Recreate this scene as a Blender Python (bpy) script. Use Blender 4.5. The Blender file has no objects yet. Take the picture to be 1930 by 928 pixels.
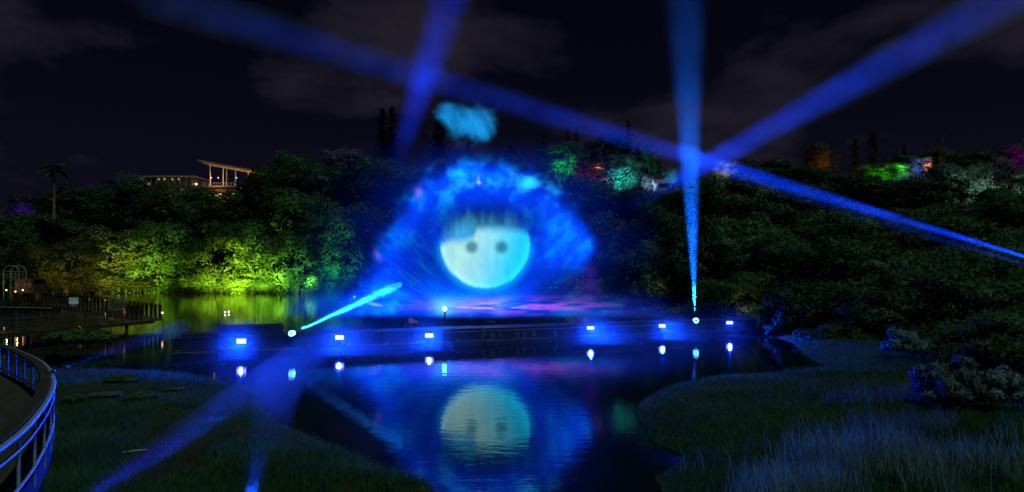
import bpy, bmesh, math, random
import numpy as np
from mathutils import Vector, Matrix

# ------------------------------------------------------------------ camera, world, sun, exposure
scene = bpy.context.scene
W, H, F, YH, CAMZ = 1930.0, 928.0, 1257.0, 515.0, 5.0
cam_d = bpy.data.cameras.new("camera")
cam = bpy.data.objects.new("camera", cam_d)
scene.collection.objects.link(cam)
cam.location = (0, 0, CAMZ)
cam.rotation_euler = (math.radians(90), 0, 0)
cam_d.sensor_width = 36.0
cam_d.lens = 36.0 * F / W
cam_d.shift_y = (YH - H / 2) / W
cam_d.clip_start, cam_d.clip_end = 0.2, 4000
scene.camera = cam

world = bpy.data.worlds.new("World")
scene.world = world
world.use_nodes = True
wt = world.node_tree
wt.nodes.clear()
def wn(t, **k):
    n = wt.nodes.new(t)
    for a, b in k.items(): setattr(n, a, b)
    return n
w_out = wn('ShaderNodeOutputWorld')
sky = wn('ShaderNodeTexSky', sky_type='NISHITA', sun_disc=False)
sky.sun_elevation = math.radians(-4.5); sky.sun_rotation = math.radians(215)
bg_sky = wn('ShaderNodeBackground'); bg_sky.inputs[1].default_value = 0.02
wt.links.new(sky.outputs[0], bg_sky.inputs[0])
tc = wn('ShaderNodeTexCoord')
mp = wn('ShaderNodeMapping'); mp.inputs['Scale'].default_value = (1.5, 1.5, 3.0); mp.inputs['Location'].default_value = (1.7, 0.9, 0.3)
wt.links.new(tc.outputs['Generated'], mp.inputs[0])
n1 = wn('ShaderNodeTexNoise'); n1.inputs['Scale'].default_value = 2.3; n1.inputs['Detail'].default_value = 7; n1.inputs['Roughness'].default_value = 0.52; n1.inputs['Distortion'].default_value = 0.25
wt.links.new(mp.outputs[0], n1.inputs['Vector'])
cr = wn('ShaderNodeValToRGB')
cr.color_ramp.elements[0].position = 0.50; cr.color_ramp.elements[0].color = (0.0006, 0.0011, 0.0045, 1)
cr.color_ramp.elements[1].position = 0.66; cr.color_ramp.elements[1].color = (0.0140, 0.0118, 0.0200, 1)
wt.links.new(n1.outputs['Fac'], cr.inputs[0])
bg_cl = wn('ShaderNodeBackground'); bg_cl.inputs[1].default_value = 1.0
wt.links.new(cr.outputs[0], bg_cl.inputs[0])
# town glow low on the horizon
sx = wn('ShaderNodeSeparateXYZ'); wt.links.new(tc.outputs['Generated'], sx.inputs[0])
gl = wn('ShaderNodeMapRange'); gl.inputs[1].default_value = 0.0; gl.inputs[2].default_value = 0.42; gl.inputs[3].default_value = 1.0; gl.inputs[4].default_value = 0.0; gl.interpolation_type = 'SMOOTHSTEP'
wt.links.new(sx.outputs[2], gl.inputs[0])
bg_gl = wn('ShaderNodeBackground'); bg_gl.inputs[0].default_value = (0.0040, 0.0033, 0.0062, 1); wt.links.new(gl.outputs[0], bg_gl.inputs[1])
w_add0 = wn('ShaderNodeAddShader'); wt.links.new(bg_sky.outputs[0], w_add0.inputs[0]); wt.links.new(bg_gl.outputs[0], w_add0.inputs[1])
w_add = wn('ShaderNodeAddShader')
wt.links.new(w_add0.outputs[0], w_add.inputs[0]); wt.links.new(bg_cl.outputs[0], w_add.inputs[1])
wt.links.new(w_add.outputs[0], w_out.inputs['Surface'])

sun_d = bpy.data.lights.new("fill_sun", 'SUN')  # added fill sun that lifts the dark banks, no moon behind it
sun_d.energy = 0.75; sun_d.angle = math.radians(0.6); sun_d.color = (0.58, 1.0, 0.84)
sun = bpy.data.objects.new("fill_sun", sun_d); scene.collection.objects.link(sun)
sun.rotation_euler = (math.radians(30), 0, math.radians(40))

vs = scene.view_settings
vs.view_transform = 'Standard'; vs.look = 'None'; vs.exposure = 0.0; vs.gamma = 1.0
scene.cycles.use_denoising = True
scene.cycles.use_adaptive_sampling = False
scene.cycles.denoising_input_passes = 'RGB_ALBEDO_NORMAL'
scene.cycles.max_bounces = 8
scene.cycles.diffuse_bounces = 2
scene.cycles.glossy_bounces = 3
scene.cycles.transparent_max_bounces = 24
scene.cycles.volume_bounces = 0
scene.cycles.sample_clamp_indirect = 4.0

RND = random.Random(7)
NR = np.random.RandomState(11)
COL = scene.collection

# ------------------------------------------------------------------ helpers
def P(px, py, d):
    """point of the place seen at photo pixel (px, py) at distance d along the view"""
    return Vector(((px - W / 2) * d / F, d, CAMZ - (py - YH) * d / F))

def ground_d(py): return CAMZ * F / (py - YH)

def mesh_np(name, verts, faces, smooth=False):
    me = bpy.data.meshes.new(name)
    verts = np.asarray(verts, dtype=np.float32); faces = np.asarray(faces, dtype=np.int32)
    k = faces.shape[1]
    me.vertices.add(len(verts)); me.vertices.foreach_set("co", verts.ravel())
    me.loops.add(faces.size); me.loops.foreach_set("vertex_index", faces.ravel())
    me.polygons.add(len(faces))
    me.polygons.foreach_set("loop_start", np.arange(0, faces.size, k, dtype=np.int32))
    if smooth: me.polygons.foreach_set("use_smooth", np.ones(len(faces), dtype=bool))
    me.update(calc_edges=True)
    return me

class MB:
    def __init__(s): s.v = []; s.f = []
    def add(s, vs_, fs_):
        b = len(s.v); s.v += [tuple(v) for v in vs_]; s.f += [tuple(b + i for i in f) for f in fs_]
    def box(s, c, size, rz=0.0, rx=0.0, ry=0.0):
        m = Matrix.Translation(Vector(c)) @ Matrix.Rotation(rz, 4, 'Z') @ Matrix.Rotation(ry, 4, 'Y') @ Matrix.Rotation(rx, 4, 'X')
        hx, hy, hz = [q / 2 for q in size]
        pts = [m @ Vector((x, y, z)) for z in (-hz, hz) for x, y in ((-hx, -hy), (hx, -hy), (hx, hy), (-hx, hy))]
        s.add(pts, [(3, 2, 1, 0), (4, 5, 6, 7), (0, 1, 5, 4), (1, 2, 6, 5), (2, 3, 7, 6), (3, 0, 4, 7)])
    def beam(s, a, b, w, h):
        a, b = Vector(a), Vector(b); d = (b - a).normalized()
        up = Vector((0, 0, 1)) if abs(d.z) < 0.95 else Vector((1, 0, 0))
        x = d.cross(up).normalized(); y = x.cross(d).normalized()
        pts = [p + x * sx * w / 2 + y * sy * h / 2 for p in (a, b) for sx, sy in ((-1, -1), (1, -1), (1, 1), (-1, 1))]
        s.add(pts, [(3, 2, 1, 0), (4, 5, 6, 7), (0, 1, 5, 4), (1, 2, 6, 5), (2, 3, 7, 6), (3, 0, 4, 7)])
    def tube(s, pts, radii, n=8, closed=False, cap=True):
        pts = [Vector(p) for p in pts]
        if not hasattr(radii, '__len__'): radii = [radii] * len(pts)
        b = len(s.v); ref = None
        for i, p in enumerate(pts):
            if closed: t = pts[(i + 1) % len(pts)] - pts[i - 1]
            else: t = pts[min(i + 1, len(pts) - 1)] - pts[max(i - 1, 0)]
            t.normalize()
            if ref is None: ref = Vector((0, 0, 1)) if abs(t.z) < 0.9 else Vector((1, 0, 0))
            x = t.cross(ref).normalized(); y = x.cross(t).normalized(); ref = y
            for k in range(n):
                a = 2 * math.pi * k / n
                s.v.append(tuple(p + (x * math.cos(a) + y * math.sin(a)) * radii[i]))
        m = len(pts)
        for i in range(m if closed else m - 1):
            for k in range(n):
                i2 = (i + 1) % m
                s.f.append((b + i * n + k, b + i * n + (k + 1) % n, b + i2 * n + (k + 1) % n, b + i2 * n + k))
        if cap and not closed:
            s.f.append(tuple(b + k for k in range(n))[::-1]); s.f.append(tuple(b + (m - 1) * n + k for k in range(n)))
    def mesh(s, name, mat=None, smooth=False):
        me = bpy.data.meshes.new(name); me.from_pydata(s.v, [], s.f)
        if smooth: me.polygons.foreach_set("use_smooth", [True] * len(me.polygons))
        bm = bmesh.new(); bm.from_mesh(me); bmesh.ops.recalc_face_normals(bm, faces=bm.faces); bm.to_mesh(me); bm.free()
        if mat: me.materials.append(mat)
        return me
    def build(s, name, mat, parent=None, smooth=False): return link(name, s.mesh(name, mat, smooth), parent)

def link(name, me, parent=None, loc=None, mat=None):
    o = bpy.data.objects.new(name, me); COL.objects.link(o)
    if parent is not None: o.parent = parent
    if loc is not None: o.location = loc
    if mat is not None and me is not None:
        if len(me.materials) == 0: me.materials.append(mat)
    return o
def tag(o, label=None, cat=None, group=None, kind=None):
    if label: o['label'] = label
    if cat: o['category'] = cat
    if group: o['group'] = group
    if kind: o['kind'] = kind
    return o
def thing(name, label, cat, loc=(0, 0, 0), rz=0.0, group=None):
    o = bpy.data.objects.new(name, None); COL.objects.link(o)
    o.location = loc; o.rotation_euler = (0, 0, rz); o.empty_display_size = 0.3
    return tag(o, label, cat, group)
def lamp_light(kind, parent, loc, power, color, aim=None, angle=None, blend=0.5, radius=0.05):
    d = bpy.data.lights.new(kind.lower() + "_light", kind)
    d.energy = power; d.color = color; d.shadow_soft_size = radius
    if kind == 'SPOT': d.spot_size = angle; d.spot_blend = blend
    o = bpy.data.objects.new(kind.lower() + "_light", d); COL.objects.link(o)
    o.parent = parent; o.location = loc
    if aim is not None: o.rotation_euler = Vector(aim).to_track_quat('-Z', 'Y').to_euler()
    return o

# ------------------------------------------------------------------ materials
def mat_base(name, color, rough=0.7, spec=0.3, var=0.25, scale=3.0, bump=0.0, metal=0.0, coords='Object', obj_var=0.0):
    m = bpy.data.materials.new(name); m.use_nodes = True
    nt = m.node_tree; b = nt.nodes['Principled BSDF']
    b.inputs['Roughness'].default_value = rough; b.inputs['Metallic'].default_value = metal
    b.inputs['Specular IOR Level'].default_value = spec
    tcn = nt.nodes.new('ShaderNodeTexCoord'); no = nt.nodes.new('ShaderNodeTexNoise')
    no.inputs['Scale'].default_value = scale; no.inputs['Detail'].default_value = 5
    nt.links.new(tcn.outputs[coords], no.inputs['Vector'])
    r = nt.nodes.new('ShaderNodeValToRGB')
    c = np.array(color)
    r.color_ramp.elements[0].position = 0.3; r.color_ramp.elements[0].color = (*np.clip(c * (1 - var), 0, 1), 1)
    r.color_ramp.elements[1].position = 0.7; r.color_ramp.elements[1].color = (*np.clip(c * (1 + var), 0, 1), 1)
    nt.links.new(no.outputs['Fac'], r.inputs[0])
    last = r.outputs[0]
    if obj_var:
        oi = nt.nodes.new('ShaderNodeObjectInfo'); hs = nt.nodes.new('ShaderNodeHueSaturation')
        ma = nt.nodes.new('ShaderNodeMapRange'); ma.inputs[3].default_value = 1 - obj_var; ma.inputs[4].default_value = 1 + obj_var
        nt.links.new(oi.outputs['Random'], ma.inputs[0]); nt.links.new(ma.outputs[0], hs.inputs['Value']); nt.links.new(last, hs.inputs['Color'])
        last = hs.outputs[0]
    nt.links.new(last, b.inputs['Base Color'])
    if bump:
        bn = nt.nodes.new('ShaderNodeBump'); bn.inputs['Strength'].default_value = bump
        nt.links.new(no.outputs['Fac'], bn.inputs['Height']); nt.links.new(bn.outputs[0], b.inputs['Normal'])
    return m
def mat_emit(name, color, strength):
    m = bpy.data.materials.new(name); m.use_nodes = True
    nt = m.node_tree; nt.nodes.clear()
    o = nt.nodes.new('ShaderNodeOutputMaterial'); e = nt.nodes.new('ShaderNodeEmission')
    e.inputs[0].default_value = (*color, 1); e.inputs[1].default_value = strength
    nt.links.new(e.outputs[0], o.inputs['Surface'])
    return m
def mat_leaf(name, color, var=0.45, scale=0.7, trans=0.25):
    m = mat_base(name, color, rough=0.55, spec=0.25, var=var, scale=scale, obj_var=0.5)
    nt = m.node_tree; b = nt.nodes['Principled BSDF']; o = nt.nodes['Material Output']
    t = nt.nodes.new('ShaderNodeBsdfTranslucent'); mx = nt.nodes.new('ShaderNodeMixShader'); mx.inputs[0].default_value = trans
    src = b.inputs['Base Color'].links[0].from_socket
    nt.links.new(src, t.inputs[0]); nt.links.new(b.outputs[0], mx.inputs[1]); nt.links.new(t.outputs[0], mx.inputs[2])
    nt.links.new(mx.outputs[0], o.inputs['Surface'])
    return m
def mat_mist(name, density, aniso=0.2, noise=None, color=(1, 1, 1), along=None):
    m = bpy.data.materials.new(name); m.use_nodes = True
    nt = m.node_tree; nt.nodes.clear()
    o = nt.nodes.new('ShaderNodeOutputMaterial'); v = nt.nodes.new('ShaderNodeVolumePrincipled')
    v.inputs['Color'].default_value = (*color, 1); v.inputs['Density'].default_value = density
    v.inputs['Anisotropy'].default_value = aniso
    nt.links.new(v.outputs[0], o.inputs['Volume'])
    if noise == 'ball':
        # a puff that thins out towards its edge
        tcn = nt.nodes.new('ShaderNodeTexCoord'); mpn = nt.nodes.new('ShaderNodeMapping'); mpn.inputs['Scale'].default_value = [1 / q for q in along]
        gr = nt.nodes.new('ShaderNodeTexGradient'); gr.gradient_type = 'SPHERICAL'; nt.links.new(tcn.outputs['Object'], mpn.inputs[0]); nt.links.new(mpn.outputs[0], gr.inputs[0])
        pw = nt.nodes.new('ShaderNodeMath'); pw.operation = 'POWER'; pw.inputs[1].default_value = 1.6; nt.links.new(gr.outputs['Fac'], pw.inputs[0])
        mu = nt.nodes.new('ShaderNodeMath'); mu.operation = 'MULTIPLY'; mu.inputs[1].default_value = density; nt.links.new(pw.outputs[0], mu.inputs[0]); nt.links.new(mu.outputs[0], v.inputs['Density'])
    elif noise:
        tcn = nt.nodes.new('ShaderNodeTexCoord'); no = nt.nodes.new('ShaderNodeTexNoise'); no.inputs['Scale'].default_value = noise
        no.inputs['Detail'].default_value = 2
        nt.links.new(tcn.outputs['Object'], no.inputs['Vector'])
        mr = nt.nodes.new('ShaderNodeMapRange'); mr.inputs[1].default_value = 0.35; mr.inputs[2].default_value = 0.65
        mr.inputs[3].default_value = density * 0.25; mr.inputs[4].default_value = density * 1.9
        nt.links.new(no.outputs['Fac'], mr.inputs[0]); nt.links.new(mr.outputs[0], v.inputs['Density'])
    elif along:
        # mist density varied along an axis to shape the beam's brightness: along = (origin, direction, [(metres, share of density), ...])
        o_, d_, stops = along
        tcn = nt.nodes.new('ShaderNodeTexCoord'); sb = nt.nodes.new('ShaderNodeVectorMath'); sb.operation = 'SUBTRACT'; sb.inputs[1].default_value = o_
        dt = nt.nodes.new('ShaderNodeVectorMath'); dt.operation = 'DOT_PRODUCT'; dt.inputs[1].default_value = d_
        nt.links.new(tcn.outputs['Object'], sb.inputs[0]); nt.links.new(sb.outputs[0], dt.inputs[0])
        L_ = stops[-1][0]; mr = nt.nodes.new('ShaderNodeMath'); mr.operation = 'DIVIDE'; mr.inputs[1].default_value = L_; nt.links.new(dt.outputs['Value'], mr.inputs[0])
        fc = nt.nodes.new('ShaderNodeFloatCurve'); c = fc.mapping.curves[0]
        while len(c.points) < len(stops): c.points.new(.5, .5)
        for p, (a_, b_) in zip(c.points, stops): p.location = (a_ / L_, b_)
        fc.mapping.update(); nt.links.new(mr.outputs[0], fc.inputs['Value'])
        no = nt.nodes.new('ShaderNodeTexNoise'); no.inputs['Scale'].default_value = 0.28; no.inputs['Detail'].default_value = 3; nt.links.new(tcn.outputs['Object'], no.inputs['Vector'])
        dm = nt.nodes.new('ShaderNodeMapRange'); dm.inputs[1].default_value = .3; dm.inputs[2].default_value = .7; dm.inputs[3].default_value = density * .45; dm.inputs[4].default_value = density * 1.55
        nt.links.new(no.outputs['Fac'], dm.inputs[0])
        mu = nt.nodes.new('ShaderNodeMath'); mu.operation = 'MULTIPLY'; nt.links.new(dm.outputs[0], mu.inputs[1])
        nt.links.new(fc.outputs[0], mu.inputs[0]); nt.links.new(mu.outputs[0], v.inputs['Density'])
    else:
        m.cycles.homogeneous_volume = True
    return m

M = {}
M['leaf'] = mat_leaf('leaf_green', (0.070, 0.118, 0.032))
M['leaf_yellow'] = mat_leaf('leaf_olive', (0.085, 0.09, 0.025))
M['leaf_dark'] = mat_leaf('leaf_dark', (0.042, 0.075, 0.030))
M['leaf_blossom'] = mat_leaf('leaf_blossom', (0.13, 0.10, 0.14))
M['leaf_silver'] = mat_leaf('leaf_silver', (0.10, 0.13, 0.11))
M['leaf_pale'] = mat_leaf('leaf_pale', (0.20, 0.24, 0.24))
M['needle'] = mat_leaf('needle', (0.016, 0.028, 0.018), trans=0.1)
M['bark'] = mat_base('bark', (0.10, 0.075, 0.055), 0.9, 0.1, 0.4, 6, 0.4)
M['dark_metal'] = mat_base('dark_metal', (0.035, 0.035, 0.04), 0.45, 0.4, 0.2, 8)
M['pontoon'] = mat_base('pontoon_plastic', (0.022, 0.023, 0.028), 0.5, 0.4, 0.3, 2.0, 0.1)
M['rail'] = mat_base('rail_paint', (0.32, 0.31, 0.30), 0.45, 0.4, 0.2, 9)
M['cap'] = mat_base('rail_cap_wood', (0.06, 0.04, 0.026), 0.7, 0.2, 0.3, 9)
M['wood'] = mat_base('weathered_wood', (0.10, 0.062, 0.042), 0.75, 0.25, 0.45, 5, 0.2, obj_var=0.35)
M['terrace'] = mat_base('terrace_paving', (0.055, 0.042, 0.03), 0.85, 0.2, 0.3, 4, 0.2, obj_var=0.15)
M['concrete'] = mat_base('concrete', (0.28, 0.27, 0.25), 0.85, 0.2, 0.2, 2, 0.1)
M['pale_wall'] = mat_base('pale_wall', (0.30, 0.28, 0.25), 0.85, 0.2, 0.15, 0.6)
M['white_paint'] = mat_base('white_paint', (0.7, 0.7, 0.66), 0.5, 0.4, 0.1, 3)
M['green_paint'] = mat_base('green_paint', (0.30, 0.36, 0.27), 0.5, 0.4, 0.2, 3)
M['slat'] = mat_base('roof_slat', (0.40, 0.31, 0.22), 0.6, 0.3, 0.3, 2)
M['rope'] = mat_base('rope_fibre', (0.55, 0.52, 0.42), 0.9, 0.1, 0.2, 10)
M['stone'] = mat_base('wet_stone', (0.12, 0.12, 0.13), 0.18, 0.6, 0.4, 8)
M['log'] = mat_base('log_bark', (0.09, 0.075, 0.06), 0.85, 0.2, 0.4, 6, 0.4)
M['blade'] = mat_leaf('grass_blade', (0.045, 0.10, 0.028), var=0.4, scale=0.35)
M['blade_tall'] = mat_leaf('tall_grass_blade', (0.18, 0.25, 0.21), var=0.35, scale=1.2)
M['blade_dry'] = mat_leaf('dry_grass_blade', (0.10, 0.07, 0.035), var=0.4, scale=0.6)
M['warm'] = mat_emit('warm_lamp', (1.0, 0.50, 0.20), 4.0)
M['warm_dim'] = mat_emit('warm_window', (1.0, 0.58, 0.28), 0.45)
M['pale_dim'] = mat_emit('pale_window', (0.9, 0.85, 0.7), 0.22)
M['blue_dim'] = mat_emit('blue_window', (0.1, 0.35, 1.0), 0.35)
M['white_lamp'] = mat_emit('white_lamp', (0.85, 0.95, 1.0), 6.0)
FLOOD_C = (0.002, 0.045, 1.0)
M['flood'] = mat_emit('flood_lens', (0.055, 0.06, 1.0), 22.0)
M['beam_lens'] = mat_emit('beam_lens', (0.06, 0.45, 1.0), 24.0)

# ground: soil with grass patches
def mat_ground():
    m = mat_base('ground_soil', (0.05, 0.04, 0.026), 0.95, 0.1, 0.5, 0.8, 0.5, coords='Object')
    nt = m.node_tree; b = nt.nodes['Principled BSDF']
    src = b.inputs['Base Color'].links[0].from_socket
    tcn = nt.nodes.new('ShaderNodeTexCoord'); n2 = nt.nodes.new('ShaderNodeTexNoise'); n2.inputs['Scale'].default_value = 0.22; n2.inputs['Detail'].default_value = 6
    nt.links.new(tcn.outputs['Object'], n2.inputs['Vector'])
    r = nt.nodes.new('ShaderNodeValToRGB'); r.color_ramp.elements[0].position = 0.42; r.color_ramp.elements[1].position = 0.58
    nt.links.new(n2.outputs['Fac'], r.inputs[0])
    mx = nt.nodes.new('ShaderNodeMix'); mx.data_type = 'RGBA'
    nt.links.new(r.outputs[0], mx.inputs[0]); nt.links.new(src, mx.inputs[6]); mx.inputs[7].default_value = (0.03, 0.045, 0.02, 1)
    nt.links.new(mx.outputs[2], b.inputs['Base Color'])
    return m
M['ground'] = mat_ground()

def mat_water():
    m = bpy.data.materials.new('pond_water'); m.use_nodes = True
    nt = m.node_tree; b = nt.nodes['Principled BSDF']
    b.inputs['Base Color'].default_value = (0.004, 0.008, 0.010, 1)
    b.inputs['Roughness'].default_value = 0.02; b.inputs['IOR'].default_value = 1.33
    tcn = nt.nodes.new('ShaderNodeTexCoord')
    hs = []
    for sc, st in (((0.9, 1.9, 1), 1.0), ((3.0, 5.5, 1), 0.35)):
        mpn = nt.nodes.new('ShaderNodeMapping'); mpn.inputs['Scale'].default_value = sc
        no = nt.nodes.new('ShaderNodeTexNoise'); no.inputs['Scale'].default_value = 1.0; no.inputs['Detail'].default_value = 3
        nt.links.new(tcn.outputs['Object'], mpn.inputs[0]); nt.links.new(mpn.outputs[0], no.inputs['Vector'])
        mu = nt.nodes.new('ShaderNodeMath'); mu.operation = 'MULTIPLY'; mu.inputs[1].default_value = st
        nt.links.new(no.outputs['Fac'], mu.inputs[0]); hs.append(mu)
    ad = nt.nodes.new('ShaderNodeMath'); ad.operation = 'ADD'
    nt.links.new(hs[0].outputs[0], ad.inputs[0]); nt.links.new(hs[1].outputs[0], ad.inputs[1])
    bn = nt.nodes.new('ShaderNodeBump'); bn.inputs['Strength'].default_value = 0.024; bn.inputs['Distance'].default_value = 0.25
    nt.links.new(ad.outputs[0], bn.inputs['Height']); nt.links.new(bn.outputs[0], b.inputs['Normal'])
    return m
M['water'] = mat_water()

# ------------------------------------------------------------------ terrain
def g(px, py): 
    d = ground_d(py); return ((px - W / 2) * d / F, d)
POND = ([(-13, -30), (-4.5, 2), (-3.0, 11)] + [g(*p) for p in ((821, 920), (704, 883), (658, 858), (587, 824), (528, 799), (500, 772), (486, 745), (465, 728), (419, 720), (340, 707), (250, 700), (100, 701))]
        + [(-27, 36), (-34, 44), (-37, 48), (-48, 52), (-75, 60), (-125, 100), (-150, 150)]
        + [(-140, 176), (-115, 176), (-86, 181), (-70, 178), (-52, 182), (-44, 178), (-30, 176), (-14, 150), (-3, 115), (7, 88)]
        + [g(*p) for p in ((1120, 594), (1240, 600), (1340, 612), (1440, 630), (1490, 645), (1505, 656), (1530, 676), (1565, 695), (1520, 703), (1430, 708), (1340, 712), (1260, 730), (1215, 752), (1196, 776), (1212, 802), (1232, 835), (1290, 858), (1284, 880), (1238, 905))]
        + [(3.4, 14.5), (3.0, 8), (5, -30)])
POND = np.array(POND)
def seg_dist(pts, poly, closed):
    d = np.full(len(pts), 1e9)
    n = len(poly)
    for i in range(n if closed else n - 1):
        a = poly[i]; b = poly[(i + 1) % n]; ab = b - a
        t = np.clip(((pts - a) @ ab) / (ab @ ab), 0, 1)
        d = np.minimum(d, np.hypot(*(pts - (a + t[:, None] * ab)).T))
    return d
def inside(pts, poly):
    r = np.zeros(len(pts), bool); x, y = pts[:, 0], pts[:, 1]; n = len(poly)
    for i in range(n):
        x1, y1 = poly[i]; x2, y2 = poly[(i + 1) % n]
        c = ((y1 > y) != (y2 > y)) & (x < (x2 - x1) * (y - y1) / (y2 - y1 + 1e-12) + x1)
        r ^= c
    return r
HILL = np.array([(-400, 150), (-165, 160), (-140, 178), (-86, 184), (-52, 185), (-30, 179), (-14, 153), (-1, 118), (9, 90), g(1240, 598), g(1360, 612), g(1450, 628), (26, 47), (33, 40), (45, 36), (80, 30), (400, 20)])
HILL_POLY = np.vstack([HILL, [(400, 900), (-400, 900)]])
def vnoise(x, y, seed=0):
    def h(ix, iy): 
        s = np.sin(ix * 127.1 + iy * 311.7 + seed * 74.7) * 43758.5453
        return s - np.floor(s)
    ix, iy = np.floor(x), np.floor(y); fx, fy = x - ix, y - iy
    fx = fx * fx * (3 - 2 * fx); fy = fy * fy * (3 - 2 * fy)
    return (h(ix, iy) * (1 - fx) + h(ix + 1, iy) * fx) * (1 - fy) + (h(ix, iy + 1) * (1 - fx) + h(ix + 1, iy + 1) * fx) * fy
def fbm(x, y, seed=0, oct=4):
    r = 0; a = 0.5
    for k in range(oct): r = r + a * vnoise(x * 2 ** k, y * 2 ** k, seed + k * 3); a *= 0.5
    return r / (1 - 0.5 ** oct)
def height(pts):
    pts = np.asarray(pts, float).reshape(-1, 2)
    d = seg_dist(pts, POND, True); ins = inside(pts, POND)
    x, y = pts.T
    bank = 0.38 * (1 - np.exp(-d / 1.1)) + 0.25 * np.clip(d / 10, 0, 1) * fbm(x * 0.25, y * 0.25, 5) + 0.10 * (fbm(x * 0.9, y * 0.9, 2) - 0.5) * np.clip(d / 0.8, 0, 1)
    z = np.where(ins, -np.minimum(1.6, d * 0.6), bank)
    hd = seg_dist(pts, HILL, False) * inside(pts, HILL_POLY)
    top = np.interp(x, [-200, -130, -95, -50, -20, 20, 60, 120], [11, 13, 24, 23, 16, 17, 14, 15])
    L = np.interp(x, [-100, 0, 40], [42, 45, 38])
    z = z + top * (1 - np.exp(-hd / L)) * np.clip(hd / 6, 0, 1)
    return z
def hz(x, y): return float(height([(x, y)])[0])

xs = np.concatenate([-np.geomspace(900, 45, 60), np.linspace(-44, 44, 221), np.geomspace(45, 900, 60)])
ys = np.concatenate([np.linspace(-30, 8, 24), np.linspace(8.4, 60, 170), np.geomspace(61, 1500, 130)])
gx, gy = np.meshgrid(xs, ys)
pz = height(np.stack([gx.ravel(), gy.ravel()], 1))
nx, ny = len(xs), len(ys)
idx = np.arange(nx * ny).reshape(ny, nx)
fc = np.stack([idx[:-1, :-1].ravel(), idx[:-1, 1:].ravel(), idx[1:, 1:].ravel(), idx[1:, :-1].ravel()], 1)
tag(link('ground', mesh_np('ground', np.stack([gx.ravel(), gy.ravel(), pz], 1), fc, True), mat=M['ground']), kind='structure')
wb = MB(); wb.add([(-420, -40, 0), (120, -40, 0), (120, 260, 0), (-420, 260, 0)], [(0, 1, 2, 3)])
tag(wb.build('water', M['water']), kind='structure')

# ------------------------------------------------------------------ grass
def blades(name, pts, h, w, mat, lean=0.35, seg=1, rs=NR):
    n = len(pts)
    z = height(pts)
    ang = rs.rand(n) * 2 * np.pi; la = rs.rand(n) * 2 * np.pi
    ln = lean * h * (0.3 + rs.rand(n))
    base = np.stack([pts[:, 0], pts[:, 1], z - 0.02], 1)
    side = np.stack([np.cos(ang), np.sin(ang), np.zeros(n)], 1) * (w / 2)[:, None]
    tip = base + np.stack([np.cos(la) * ln, np.sin(la) * ln, h], 1)
    if seg == 1:
        v = np.stack([base - side, base + side, tip], 1).reshape(-1, 3); f = np.arange(3 * n).reshape(n, 3)
    else:
        mid = base + np.stack([np.cos(la) * ln * 0.3, np.sin(la) * ln * 0.3, h * 0.58], 1)
        v = np.stack([base - side, base + side, mid + side * 0.75, mid - side * 0.75, tip + side * .12, tip - side * .12], 1).reshape(-1, 3)
        q = np.arange(n)[:, None] * 6
        f = np.concatenate([q + np.array([[0, 1, 2, 3]]), q + np.array([[3, 2, 4, 5]])])
    return tag(link(name, mesh_np(name, v, f), mat=mat), kind='stuff')
def scatter(n, x0, x1, y0, y1):
    """n points between photo columns x0 and x1, y0 to y1 metres away, evenly dense as seen; only on land"""
    y = 1 / (1 / y1 + NR.rand(n) * (1 / y0 - 1 / y1)); x = (x0 - W / 2 + NR.rand(n) * (x1 - x0)) * y / F
    p = np.stack([x, y], 1)
    return p[~inside(p, POND)]
def px_of(p): return p[:, 0] * F / p[:, 1] + W / 2
def py_of(p): return YH + CAMZ * F / p[:, 1]
RAIL_PX = [(-90, 634), (0, 649), (42, 665), (64, 675), (83, 686), (96, 701), (102, 717), (99.5, 733), (90, 755), (77, 774), (55, 803), (26, 829), (0, 848), (-60, 890), (-200, 985)]
RAIL_Z = 2.2
RAIL = np.array([((px - W / 2) * d / F, d) for px, d in ((a, (CAMZ - RAIL_Z) * F / (b - YH)) for a, b in RAIL_PX)])
def resample(pts, n):
    s = np.concatenate([[0], np.cumsum(np.hypot(*np.diff(pts, axis=0).T))]); t = np.linspace(0, s[-1], n)
    q = np.stack([np.interp(t, s, pts[:, 0]), np.interp(t, s, pts[:, 1])], 1)
    for _ in range(3): q[1:-1] = (q[:-2] + 2 * q[1:-1] + q[2:]) / 4
    return q
RAIL = resample(RAIL, 61)
TERR = np.vstack([RAIL, [(-30, 4), (-60, 10), (-60, 40)]])

p = scatter(150000, 60, 1000, 13.4, 46)
p = p[~inside(p, TERR)]
k = seg_dist(p, POND, True); patch = fbm(p[:, 0] * 0.35, p[:, 1] * 0.35, 9)
sel = (patch > 0.52) | (k < 1.0)
pl = p[sel]
blades('lawn_grass', pl, (0.05 + 0.11 * NR.rand(len(pl))) * (1 + 0.9 * (patch[sel] > 0.6)), 0.012 + 0.014 * NR.rand(len(pl)), M['blade'], 0.6)
pd = p[~sel][:30000]
blades('dry_grass', pd, 0.04 + 0.08 * NR.rand(len(pd)), 0.01 + 0.01 * NR.rand(len(pd)), M['blade_dry'], 0.9)
p = scatter(210000, 1150, 2150, 13.4, 50)
k = seg_dist(p, POND, True)
blades('bank_grass', p, (0.05 + 0.09 * NR.rand(len(p))) * (1 + 0.7 * fbm(p[:, 0] * 0.5, p[:, 1] * 0.5, 3)), 0.014 + 0.016 * NR.rand(len(p)), M['blade'], 0.55)
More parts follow.
